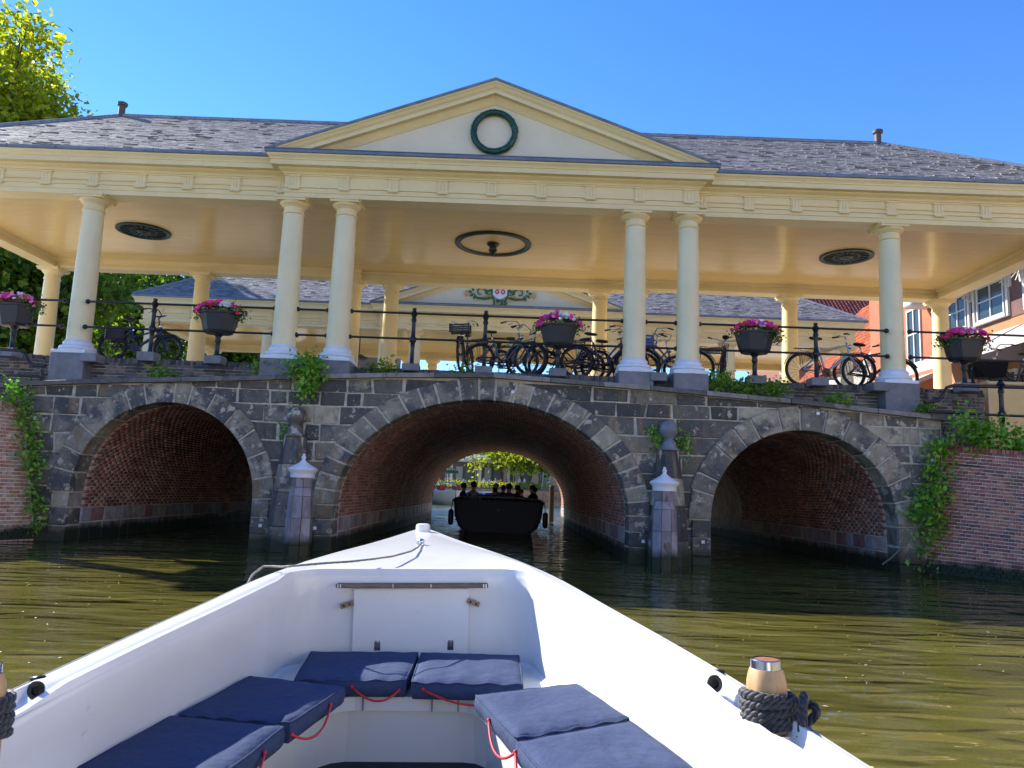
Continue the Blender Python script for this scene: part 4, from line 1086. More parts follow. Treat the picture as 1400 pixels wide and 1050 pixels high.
    m.tube([(bb[0]-.0, -.06, bb[2]), (bb[0]+.10, -.06, bb[2]-.13)], .010, 5); m.tube([(bb[0], .06, bb[2]), (bb[0]-.10, .06, bb[2]+.13)], .010, 5)
    m.box(bb[0]+.04, bb[0]+.16, -.15, -.07, bb[2]-.15, bb[2]-.125); m.box(bb[0]-.16, bb[0]-.04, .07, .15, bb[2]+.12, bb[2]+.145)
    m.build('pedal', M_iron, t)
    m = MB(); hw_ = (bb[0]+.11-xr)
    if kind == 'dutch':
        m.tube([(xr-.05, -.055, r), (xr, -.055, r+.045), (bb[0], -.055, bb[2]+.075), (bb[0]+.085, -.055, bb[2]), (bb[0], -.055, bb[2]-.075), (xr, -.055, r-.045)], .016, 6, closed=True); m.build('chain_case', M_iron, t)
    else:
        m.lathe([(.085, -.003), (.085, .003)], (0, 0, 0), 16); m.v = [(bb[0]+a, -.055+c, bb[2]+b) for a, b, c in m.v]; m.tube([(bb[0], -.055, bb[2]+.083), (xr, -.055, r+.035)], .004, 4); m.tube([(bb[0], -.055, bb[2]-.083), (xr, -.055, r-.035)], .004, 4); m.build('chainring', M_iron, t)
    m = MB(); rz_ = r*2+.07
    for s_ in (-1, 1):
        m.tube([(-.26, .06*s_, rz_), (-.70, .06*s_, rz_)], .007, 5); m.tube([(xr, .06*s_, r), (-.60, .06*s_, rz_)], .006, 5)
    for xx in (-.30, -.44, -.58, -.70): m.tube([(xx, -.06, rz_), (xx, .06, rz_)], .006, 5)
    m.build('rack', M_iron, t)
    m = MB(); m.lathe([(.001, -.05), (.03, -.045), (.05, 0), (.05, .012), (.001, .014)], (0, 0, 0), 12); m.v = [(hd_t[0]+.06+c, a, hd_t[2]-.03+b) for a, b, c in m.v]; m.build('headlamp', M_chr, t, smooth=True)
    if kind == 'ebike':
        m = MB(); m.box(-.66, -.30, -.17, -.08, .42, .70, bev=.02); m.box(-.66, -.30, .08, .17, .42, .70, bev=.02); m.build('pannier', M_sad, t)
    if crate:
        m = MB(); x0, x1, z0_, z1_ = crate[1]; c_ = crate[0]
        for k in range(4):
            zz = z0_+(z1_-z0_)*(k+.5)/4; th = (z1_-z0_)/11
            m.box(x0, x1, -.19, -.18, zz-th, zz+th); m.box(x0, x1, .18, .19, zz-th, zz+th); m.box(x0, x0+.01, -.18, .18, zz-th, zz+th); m.box(x1-.01, x1, -.18, .18, zz-th, zz+th)
        for xx in (x0, x1):
            for s_ in (-1, 1): m.box(xx-.012, xx+.012, s_*.19-.012, s_*.19+.012, z0_, z1_)
        m.box(x0, x1, -.18, .18, z0_, z0_+.01); m.build('crate', mat('crate_'+c_[0], c_[1], .5), t)
    m = MB(); m.tube([(-.12, .05, .27), (-.2, .16, .0)], .008, 5); m.build('kickstand', M_iron, t)
    return t
NAVY = ('navy', (.02, .035, .08)); BLACK = ('black', (.012, .012, .015)); BLUE = ('blue', (.04, .11, .24)); SILV = ('silver', (.35, .40, .46)); GREYB = ('grey', (.10, .12, .15)); RED = ('maroon', (.16, .02, .03)); TEAL = ('slate_blue', (.05, .08, .13))
bike('dark blue electric bicycle with fat small wheels and rear bags behind the railing at left', 'ebike', NAVY, -6.98, .75, rz=2, r=.30, fat=.033, tilt=-4)
bike('black bicycle facing the canal with a dark wire front crate and pale lamp', 'dutch', BLACK, -.42, .95, rz=-97, tilt=3, crate=(('iron', (.02, .02, .025)), (.44, .66, .78, .95)))
bike('slate blue bicycle with high curved handlebar standing right of the middle railing post', 'dutch', TEAL, .36, .75, rz=-22, tilt=4)
bike('grey bicycle turned towards the water directly behind the slate blue one', 'dutch', GREYB, .60, 1.15, rz=-48, tilt=-5)
bike('dark bicycle mostly hidden behind the middle flower tub', 'dutch', BLACK, 1.28, .9, rz=176, tilt=-4)
bike('navy bicycle with broad black saddle standing just right of the middle flower tub', 'dutch', NAVY, 2.36, .72, rz=3, tilt=4)
bike('black bicycle with its front wheel hidden behind the third front column', 'dutch', BLACK, 2.66, 1.25, rz=-6, tilt=-4)
bike('bright blue bicycle with a front crate between the right-hand column pair', 'dutch', BLUE, 3.74, .8, rz=183, tilt=3, crate=(('blue_crate', (.08, .16, .34)), (.42, .76, .70, .93)))
bike('black bicycle leaning backwards, squeezed between the middle tub and its neighbours', 'dutch', BLACK, 1.72, 1.2, rz=170, tilt=5)
bike('dark grey bicycle seen behind the bright blue one between the column pair', 'dutch', GREYB, 3.45, 1.3, rz=8, tilt=-4)
bike('maroon bicycle standing end-on beside the flower tub right of the column pair', 'sport', RED, 4.78, 1.1, rz=78, tilt=6)
bike('silver sports bicycle leaning in front of the railing post near the rightmost column', 'sport', SILV, 6.84, .62, rz=-3, tilt=5)
bike('black bicycle with orange-lit frame half hidden behind the rightmost front column', 'sport', BLACK, 7.92, .95, rz=2, tilt=-4, fat=.026)
b_ = bike('black cargo bicycle with a big dark front bin beside the right flower tub', 'dutch', BLACK, 11.65, 2.4, z=3.66, rz=178, group='bicycles parked against the bridge railing')
m = MB(); m.prism([(.30, .34), (.78, .34), (.86, .66), (.22, .66)], -.28, .28, lambda a, b, h: (a, h, b)); m.build('cargo_bin', mat('bin_black', (.008, .008, .010), .8, spec=.2), b_)
m = MB(); m.box(10.3, 13.6, 1.6, 3.4, 3.30, 3.655); m.build('raised_kerb', M_grey, None)['kind'] = 'structure'

# ------------------------------------------------------------------ plants on the masonry
def plant(name, label, blobs, n, size, m, group=None, stems=None, **k):
    b0 = blobs[0]; t = thing(name, label, 'plant', (b0[0], b0[1], min(b[2]-b[5] for b in blobs)), group)
    leaf_cloud('leaf', blobs, n, size, m, t, kind='stuff', **k)
    mm = MB()
    for s_ in (stems or []): mm.tube(s_, [.008]*(len(s_)-1)+[.003], 5)
    if stems: mm.build('stem', M_bark, t, world=True)
    return t
plant('climbing_plant', 'leafy green shrub hanging from the coping between the left column pair', [(-3.28, -.45, 3.28, .26, .16, .2), (-3.2, -.48, 3.05, .20, .13, .2), (-3.22, -.46, 2.83, .13, .1, .14), (-3.5, -.45, 3.2, .12, .12, .1)], 900, .085, M_ivy,
      stems=[[(-3.2, -.35, 3.15), (-3.25, -.5, 3.0), (-3.2, -.48, 2.75)]], shell=.2)
def fernlike(x, z, w_, h, label, n=240, y=-.16, mt=None):
    plant('fern', label, [(x, y, z, w_, .14, h)], n, .07, mt or M_fern, 'ferns growing on the bridge ledge', shell=.1)
fernlike(-4.15, 3.24, .26, .09, 'low green weeds on the ledge left of the left column pair', 200)
fernlike(-6.05, 3.09, .20, .10, 'small fern tuft under the railing post beside the electric bicycle', 160)
fernlike(-1.95, 3.36, .42, .10, 'loose green weeds on the parapet right of the left column pair', 240, y=.05)
fernlike(-.35, 3.36, .30, .05, 'thin creeping weeds at the foot of the middle railing posts', 120, y=.0)
fernlike(4.45, 3.29, .33, .16, 'broad bright fern clump just right of the right column pair', 420)
fernlike(4.95, 3.20, .30, .10, 'second fern clump trailing left of the right flower tub post', 260)
fernlike(5.48, 3.19, .24, .14, 'bright fern clump right of the flower tub post over the right arch', 320)
fernlike(6.68, 3.02, .22, .09, 'low fern below the silver sports bicycle', 200)
fernlike(8.25, 2.92, .20, .10, 'weeds at the foot of the rightmost column plinth', 180)
iv = plant('ivy', 'green ivy strip growing down the seam of bridge and left brick wall',
      [(-8.42+.56*(k/13)+random.uniform(-.05, .05), -.42, 2.55-k*.185, random.uniform(.07, .14), .08, .16) for k in range(14)], 850, .08, M_ivy, shell=.1,
      stems=[[(-8.42+.56*(k/13), -.38, 2.5-k*.19) for k in range(14)]])
iv = plant('ivy', 'bushy bright ivy climbing the seam of bridge and right brick wall',
      [(8.42, -.46, 2.2, .12, .1, .15), (8.35, -.46, 1.95, .16, .1, .15), (8.25, -.48, 1.68, .14, .1, .15), (8.2, -.5, 1.42, .22, .14, .16), (8.08, -.52, 1.22, .30, .16, .17), (8.05, -.52, 1.0, .30, .16, .15), (8.16, -.5, .78, .22, .12, .15), (8.12, -.5, .55, .14, .1, .14), (8.03, -.5, .33, .10, .08, .12), (7.98, -.5, .12, .08, .06, .1)], 1100, .095, M_ivy, shell=.1,
      stems=[[(8.45, -.4, 2.2), (8.3, -.45, 1.5), (8.12, -.45, .9), (7.98, -.45, -.05)]])
plant('ivy', 'two leafy sprigs framing the ball finial of the right pier', [(3.2, -.42, 2.28, .11, .08, .16), (3.22, -.42, 2.08, .1, .08, .14), (3.68, -.42, 2.28, .1, .08, .18), (3.72, -.42, 2.05, .12, .08, .14), (3.78, -.42, 1.85, .06, .05, .06)], 380, .06, M_ivy, shell=.1)
plant('grass_tuft', 'small grass tuft beside the ball finial of the left pier', [(-3.6, -.4, 2.02, .05, .05, .12)], 60, .07, M_ivy, shell=.1)
plant('weeds', 'tall leafy weeds on top of the right canal wall around the iron post', [(8.75, -.7, 2.55, .25, .2, .3), (9.0, -.8, 2.42, .3, .2, .22), (9.3, -.9, 2.35, .35, .25, .2), (9.75, -.9, 2.28, .4, .25, .15), (10.2, -.9, 2.3, .4, .3, .15)], 1500, .09, M_ivy, shell=.1,
      stems=[[(8.7+.2*k, -.7, 2.2), (8.72+.2*k+random.uniform(-.1, .1), -.75, 2.6+random.uniform(0, .15))] for k in range(6)])
plant('weeds', 'weeds at the left end where the clinker wall meets the bridge', [(-8.65, -.3, 2.62, .12, .12, .2)], 160, .08, M_ivy, shell=.1)
plant('creeper', 'yellow-green moss and weeds along the top of the left canal wall', [(-8.75, -.9, 2.36, .2, .2, .05), (-8.6, -.45, 2.38, .12, .12, .06)], 220, .05, M_fern, shell=.1)
cb = thing('hanging_cable', 'thin grey cable looping through the ivy down to the right arch', 'cable', (8.4, -.6, 1.9))
m = MB(); m.tube([SR(.42, .86, .02), SR(.25, .87, .03), SR(.08, .80, .05), (8.2, -.62, 1.25), (7.95, -.58, .85), (7.7, -.48, .45), (7.45, -.42, .18), (7.3, -.38, .05)], .014, 6); m.build('cable', mat('old_cable', (.16, .14, .12), .7), cb, world=True)
t = thing('rust_strip', 'rusty iron strip set in the brickwork high on the right canal wall', 'iron strip', tuple(SR(.45, .80)))
a, b = SR(.18, .875, .012), SR(.95, .875, .012); m = MB(); m.tube([a, b], .018, 6); m.build('strip', mat('rust', (.10, .03, .02), .8), t, world=True)
# ------------------------------------------------------------------ open sloop in the foreground (boat coordinates: x right, y to the bow, z up, unit K)
K = 1.2
_psi, _rl = R(5.0), R(1.5)
bf_ = Vector((-math.sin(_psi), math.cos(_psi), 0)); br_ = Vector((math.cos(_psi), math.sin(_psi), 0)); bu_ = Vector((0, 0, 1))
br2 = math.cos(_rl)*br_+math.sin(_rl)*bu_; bu2 = -math.sin(_rl)*br_+math.cos(_rl)*bu_
BO = Vector((.4005, -14.4826, -.3168))
BMAT = Matrix(((br2.x, bf_.x, bu2.x, BO.x), (br2.y, bf_.y, bu2.y, BO.y), (br2.z, bf_.z, bu2.z, BO.z), (0, 0, 0, 1)))
boat = thing('sloop', 'open white sloop in the foreground seen from its stern seat towards the bow', 'boat'); boat.matrix_world = BMAT
def scaleK(m): m.v = [(a*K, b*K, c*K) for a, b, c in m.v]; return m
def bpart(m, nm, mt, smooth=False, ang=None, parent=None): return scaleK(m).build(nm, mt, parent or boat, smooth=smooth, ang=ang)
XC = .045
hy = [-1.6, -.6, .4, 1.0, 1.4, 1.8, 2.2, 2.6, 3.0, 3.4, 3.8, 4.2, 4.6, 4.9, 5.12]
hh = [.80, .92, .94, .92, .875, .815, .745, .665, .575, .475, .365, .255, .150, .070, .0]
hz = [.68, .67, .67, .68, .70, .74, .77, .80, .84, .865, .88, .89, .905, .92, .93]
HB = lambda y: float(np.interp(y, hy, hh)); HZ = lambda y: float(np.interp(y, hy, hz))
RIMW = .105
# smooth these with a small moving average
def sm(f, y, d=.12): return (f(y-d)+2*f(y)+f(y+d))/4
hb = lambda y: max(0, sm(HB, y)) if y < 5.0 else HB(y)
zz = lambda y: sm(HZ, y)
ys = list(np.linspace(-1.6, 5.12, 57))
# outer hull
m = MB(); secs = []
for y in ys:
    h = hb(y); z = zz(y); bow = max(0, (y-3.6)/1.5)
    prof = [(1.0, z-.0), (1.015, z-.03), (1.0, z-.07), (.985, z-.10), (.95-.06*bow, z-.35), (.86-.25*bow, .12), (.6-.3*bow, -.15), (0, -.30+.15*bow)]
    dy = [0, 0, 0, 0, -.03*bow, -.10*bow, -.2*bow, -.3*bow]
    secs.append([(XC-h*a, y+e, b) for (a, b), e in zip(prof, dy)]+[(XC+h*a, y+e, b) for (a, b), e in list(zip(prof, dy))[::-1]])
n = len(secs[0]); vs_ = sum(secs, []); m.add(vs_, [(i*n+k, i*n+k+1, (i+1)*n+k+1, (i+1)*n+k) for i in range(len(secs)-1) for k in range(n-1)])
m.add(secs[0], [tuple(range(n))])
bpart(m, 'hull', M_gel, True, 40)
# inner path
half = []
for y in np.linspace(-1.4, 2.95, 72): half.append((hb(y)-RIMW, y))
hx = hb(2.95)-RIMW; cr = .12
cxp, cyp = hx-cr-.03, 3.20-cr
for k in range(1, 9):
    a = math.pi/2*k/8; half.append((cxp+(cr+.01*(8-k)/8)*math.cos(a)+.02*(1-k/8), cyp+cr*math.sin(a)))
for k in range(1, 9): half.append((cxp*(1-k/8), 3.20))
IP = [(XC-a, b) for a, b in half]+[(XC+a, b) for a, b in half[::-1][1:]]
nH = len(half)
# outer path with matching parameters
OPh = []
for i, (a, b) in enumerate(half):
    if i < 72: y = b+(.0 if i < 48 else .12*((i-48)/23)**2)
    else: y = 3.07+(5.12-3.07)*(((i-71)/(nH-72))**1.0)
    OPh.append((hb(y), y))
OP = [(XC-a, b) for a, b in OPh]+[(XC+a, b) for a, b in OPh[::-1][1:]]
zi = lambda y: zz(y)-.004 if y < 3.0 else zz(3.0)+.01+(y-3.0)*.02
zin = [min(zz(b), .868)+.0 for a, b in IP]
# rim / foredeck : toe rail outside, lip inside
m = MB(); rows = []
for (ix, iy), (ox, oy), z0 in zip(IP, OP, zin):
    i3, o3 = Vector((ix, iy, z0)), Vector((ox, oy, zz(oy)))
    d = (o3-i3); L_ = d.length; dn = d/max(L_, 1e-5)
    tw = min(.042, L_*.35); lp = .018
    P = [i3+dn*0+Vector((0, 0, -.012)), i3+dn*.004+Vector((0, 0, .006)), i3+dn*lp+Vector((0, 0, .008)), i3+dn*(lp+.010)+Vector((0, 0, -.006))]
    tw = min(.02, L_*.35); q0 = P[-1]; q1 = o3-dn*(tw+.012)+Vector((0, 0, .002))
    for k in (1, 2, 3):
        c = q0.lerp(q1, k/4); hump = min(.016, L_*.06)*math.sin(math.pi*k/4)
        P.append(c+Vector((0, 0, hump)))
    P += [q1, o3-dn*tw+Vector((0, 0, .003)), o3-dn*tw*.6+Vector((0, 0, .002)), o3-dn*tw*.2+Vector((0, 0, -.002)), o3+Vector((0, 0, -.010))]
    pk = max(0, min(1, (.17-abs(iy-1.64))/.045))
    for k_ in range(4, 8): P[k_] = P[k_]-Vector((0, 0, .060*pk))
    if pk:
        P[3] = P[3]-Vector((0, 0, .05*pk))
        for k_ in range(0, 3): P[k_] = P[k_]-Vector((0, 0, .012*pk))
    rows.append([tuple(p) for p in P])
n = len(rows[0]); m.add(sum(rows, []), [(i*n+k, (i+1)*n+k, (i+1)*n+k+1, i*n+k+1) for i in range(len(rows)-1) for k in range(n-1)])
bpart(m, 'deck_rim', M_gel, True, 50)
# inner wall
m = MB(); rows = []
for (ix, iy), z0 in zip(IP, zin):
    d = Vector((XC-ix, 2.2-iy)) if iy > 3 else Vector((XC-ix, 0)); d.normalize()
    f = .0
    ox = 1 if ix > XC else -1
    flare = .0
    P = [(ix, iy, z0-.012), (ix+d.x*.006, iy+d.y*.006, z0-.03), (ix-d.x*.012, iy-d.y*.004, z0-.10), (ix-d.x*.016, iy-d.y*.004, .60), (ix-d.x*.012, iy-d.y*.004, .50), (ix+d.x*.02, iy+d.y*.02, .482)]
    rows.append(P)
n = 6; m.add(sum(rows, []), [(i*n+k, (i+1)*n+k, (i+1)*n+k+1, i*n+k+1) for i in range(len(rows)-1) for k in range(n-1)])
bpart(m, 'inner_wall', M_gel, True, 50)
# bench (U shaped) with rounded inner corners
SZ = .488
def benchin():
    L_ = [(-.44, -.2), (-.42, 1.0), (-.375, 1.8), (-.335, 2.15), (-.27, 2.48), (-.225, 2.62), (-.20, 2.68), (-.165, 2.715), (-.12, 2.73)]
    Rr = [(.21, 2.70), (.255, 2.685), (.29, 2.64), (.31, 2.56), (.37, 2.30), (.42, 1.95), (.455, 1.6), (.50, 1.0), (.53, -.2)]
    return L_+Rr
BI = benchin(); nb_ = len(BI)
# outer track along the inner wall with same count
lens = [0]
ipf = [p for p in IP if p[1] > -.3]
for a, b in zip(ipf[:-1], ipf[1:]): lens.append(lens[-1]+math.hypot(b[0]-a[0], b[1]-a[1]))
T = [0, .21, .33, .385, .435, .458, .470, .482, .492, .508, .518, .530, .542, .565, .615, .68, .79, 1]
OT = [(float(np.interp(t_*lens[-1], lens, [p[0] for p in ipf])), float(np.interp(t_*lens[-1], lens, [p[1] for p in ipf]))) for t_ in T]
m = MB()
rows = [[(o[0], o[1], SZ), (i_[0], i_[1], SZ), (i_[0], i_[1], SZ-.012), (i_[0], i_[1], SZ-.045), (i_[0]*1.0+(.02 if i_[0] > XC else -.02), i_[1]+.02, SZ-.05), (i_[0]+(.03 if i_[0] > XC else -.03), i_[1]+.03, .27)] for o, i_ in zip(OT, BI)]
n = 6; m.add(sum(rows, []), [(i*n+k, (i+1)*n+k, (i+1)*n+k+1, i*n+k+1) for i in range(len(rows)-1) for k in range(n-1)])
bpart(m, 'bench', mat('bench_gelcoat', (.70, .70, .68), .3, coat=.2), False)
m = MB(); m.box(-.095, -.09, 2.722, 2.73, SZ-.044, SZ+.001); m.box(.135, .14, 2.70, 2.712, SZ-.044, SZ+.001); m.box(.222, .227, 2.694, 2.705, SZ-.044, SZ+.001); bpart(m, 'bench_seam', mat('seam_grey', (.2, .2, .2), .6))
m = MB(); m.box(-.9, 1.0, -1.5, 2.9, .24, .272); bpart(m, 'floor', mat('floor_mat', (.016, .02, .03), .8, noise=(30, .4, 4), bump=(60, .4, .004)))
# bulkhead fittings
m = MB(); m.box(-.187, .273, 3.186, 3.20, .50, .785, bev=.004); bpart(m, 'hatch', M_gel)
m = MB(); m.box(-.254, .349, 3.160, 3.188, .788, .806, bev=.004); hr = bpart(m, 'wooden_rail', mat('weathered_teak', (.16, .12, .09), .6, noise=(20, .4, 5, (.4, 3, 3)), bump=(40, .3, .004)))
m = MB()
for x in (-.245, -.235, .34, .33, -.03, .12): m.box(x-.002, x+.002, 3.156, 3.16, .79, .804)
bpart(m, 'screw', M_chr, parent=hr)
for x, z, a in ((-.21, .722, .3), (.291, .728, -.35)):
    m = MB(); c_, s_ = math.cos(a), math.sin(a); m.obox((x, 3.185, z), (.026*c_, 0, .026*s_), (0, .006, 0), (-.010*s_, 0, .010*c_)); bpart(m, 'latch', mat('latch_bronze', (.25, .20, .15), .4, metal=.7))
    m = MB(); m.obox((x+.012*c_, 3.178, z+.012*s_), (.004, 0, 0), (0, .003, 0), (0, 0, .004)); m.obox((x-.012*c_, 3.178, z-.012*s_), (.004, 0, 0), (0, .003, 0), (0, 0, .004)); bpart(m, 'latch_screw', M_dark)
for x in (-.086, .203):
    m = MB(); m.prism([(x-.012, .545), (x+.012, .545), (x+.012, .575), (x+.008, .583), (x-.008, .583), (x-.012, .575)], 3.184, 3.19, lambda a, b, h: (a, h, b)); m.tube([(x, 3.17, .577), (x, 3.18, .577)], .004, 6); bpart(m, 'pad_eye', M_chr)
# bow post and shackle
m = MB(); m.lathe([(.044, .86), (.044, .95), (.040, .965), (.03, .97), (.001, .971)], (.048, 4.78, 0), 12); m.box(.02, .076, 4.70, 5.1, .90, .925, bev=.006); bpart(m, 'bow_post', M_gel, True, 35)
m = MB(); m.tube([(.056+.017*math.cos(a), 4.0, .905+.02*math.sin(a)) for a in np.linspace(0, 2*math.pi, 13)[:-1]], .006, 6, closed=True); m.lathe([(.02, .868), (.018, .885), (.008, .89)], (.056, 4.0, 0), 10); m.ball((.056, 4.0, .915), .014); bpart(m, 'deck_ring', M_chr, True)
# bollards with chrome band
M_wood = mat('bollard_wood', (.48, .30, .14), .45, noise=(9, .25, 5, (3, 3, .5)), bump=(30, .2, .004), stains=[(10, .58, .68, (.30, .18, .08), (3, 3, .4))])
def bollard(x, y, z0):
    m = MB(); n_ = 32; pr_ = [(.041, -.01), (.041, .09), (.0425, .115), (.041, .132), (.037, .148), (.033, .158)]; vs_ = []
    for r_, z_ in pr_:
        for k in range(n_):
            a = 2*math.pi*k/n_+.2; q = (a*8/(2*math.pi)) % 1-.5; oc_ = 1/math.cos(q*math.pi/4)*.93+.04; oc_ = 1+(oc_-1)*min(1, (.16-z_)/.05); vs_.append((x+r_*oc_*math.cos(a), y+r_*oc_*math.sin(a), z0+z_))
    m.add(vs_, [tuple(range((len(pr_)-1)*n_, len(pr_)*n_))]+[(l*n_+k, l*n_+(k+1) % n_, (l+1)*n_+(k+1) % n_, (l+1)*n_+k) for l in range(len(pr_)-1) for k in range(n_)]); w_ = bpart(m, 'bollard', M_wood, True, 35)
    m = MB(); m.lathe([(.0315, .152), (.0315, .175), (.0295, .177), (.027, .177)], (x, y, z0), 24, cap=False); bpart(m, 'bollard_band', M_chr, True, 40, w_)
    m = MB(); m.lathe([(.0275, .168), (.0275, .175)], (x, y, z0), 20); bpart(m, 'bollard_top', mat('end_grain', (.33, .14, .07), .5, noise=(30, .3, 4)), parent=w_)
    m = MB(); s_ = 1 if x > 0 else -1; m.box(x-.005, x+.042, y-.050, y-.043, z0+.012, z0+.034); bpart(m, 'bollard_plate', M_chr, parent=w_)
bollard(.842, 1.63, .656); bollard(-.715, 1.62, .662)
for s_, x, y, z in ((1, .790, 1.80, .742), (-1, -.700, 1.80, .745)):
    m = MB(); m.lathe([(.008, -.006), (.018, -.005), (.020, .003), (.010, .005), (.008, .0)], (0, 0, 0), 18); m.v = [(x+a*.9, y-c, z-.0+b) for a, b, c in m.v]; bpart(m, 'fairlead', M_iron, True, 40)
    m = MB(); m.lathe([(.016, 0), (.018, .010), (.001, .013)], (x+.045*s_, y+.10, z-.005), 12); bpart(m, 'rope_plug', M_iron, True)

# ropes : separate things
M_rope = mat('black_rope', (.012, .013, .018), .6, var=.2, noise=(60, .4, 3), sheen=.3)
def twisted(m, pts, r, strands=3, pitch=.06, n=6):
    P = [Vector(p) for p in pts]
    S_ = [0]
    for a, b in zip(P[:-1], P[1:]): S_.append(S_[-1]+(b-a).length)
    N_ = max(8, int(S_[-1]/.008)); up = Vector((0, 0, 1))
    fr = []
    for i in range(N_+1):
        s = S_[-1]*i/N_; p = Vector([float(np.interp(s, S_, [q[k] for q in P])) for k in range(3)]); fr.append((s, p))
    for k in range(strands):
        out = []
        for i, (s, p) in enumerate(fr):
            t_ = (fr[min(i+1, N_)][1]-fr[max(i-1, 0)][1]).normalized(); a = t_.cross(up)
            if a.length < .1: a = t_.cross(Vector((1, 0, 0)))
            a.normalize(); b = a.cross(t_); ph = 2*math.pi*(s/pitch+k/strands)
            out.append(p+(a*math.cos(ph)+b*math.sin(ph))*r*.5)
        m.tube(out, r*.56, n)
def coil(x, y, z0, label, s_):
    t = thing('mooring_rope', label, 'rope'); t.matrix_world = BMAT
    m = MB(); pts = []
    for i in range(0, 150):
        a = i*2*math.pi/30*s_-1.0; pts.append((x+.051*math.cos(a), y+.051*math.sin(a), z0+.030+.0150*i/30+.003*math.sin(i*.5)))
    scale = lambda P: [(a*K, b*K, c*K) for a, b, c in P]
    twisted(m, scale(pts), .0125, pitch=.05)
    q_ = lambda dx, dy, dz: (x+s_*dx, y+dy, z0+dz)
    twisted(m, scale([q_(.03, -.055, -.01), q_(.035, -.068, .02), q_(.04, -.072, .06), q_(.045, -.066, .095), q_(.055, -.05, .108), q_(.066, -.03, .098), q_(.07, -.015, .07), q_(.06, .0, .045)]), .0115, pitch=.05)
    twisted(m, scale([q_(.045, .03, .06), q_(.07, .0, .078), q_(.088, -.03, .082), q_(.083, -.045, .068), q_(.06, -.04, .05)]), .0115, pitch=.05)
    twisted(m, scale([q_(-.02, -.055, .0), q_(.02, -.064, -.004), q_(.05, -.05, .015), q_(.08, -.01, .032), q_(.065, .02, .03)]), .0115, pitch=.05)
    twisted(m, scale([q_(-.01, -.055, -.02), q_(.03, -.062, -.018), q_(.055, -.05, .0), q_(.05, -.035, .02)]), .0115, pitch=.05)
    m.build('rope', M_rope, t, smooth=True); return t
coil(.844, 1.63, .662, 'black twisted mooring rope wound round the right-hand wooden bollard', 1)
coil(-.717, 1.62, .668, 'black twisted mooring rope wound round the wooden bollard at the left edge', -1)
t = thing('painter_line', 'thin grey rope running from the deck ring over the left bow', 'rope'); t.matrix_world = BMAT
m = MB(); twisted(m, [(a*K, b*K, c*K) for a, b, c in [(.056, 4.0, .905), (.045, 3.8, .90), (.02, 3.6, .897), (-.05, 3.38, .893), (-.12, 3.25, .893), (-.20, 3.14, .893), (-.29, 3.07, .893), (-.36, 3.03, .89), (-.41, 3.03, .885), (-.45, 3.08, .878), (-.50, 3.16, .872), (-.545, 3.2, .868), (-.575, 3.15, .84), (-.585, 3.05, .78)]], .0058, pitch=.03, n=5)
m.build('rope', mat('grey_rope', (.20, .18, .16), .7, noise=(60, .4, 3)), t, smooth=True)

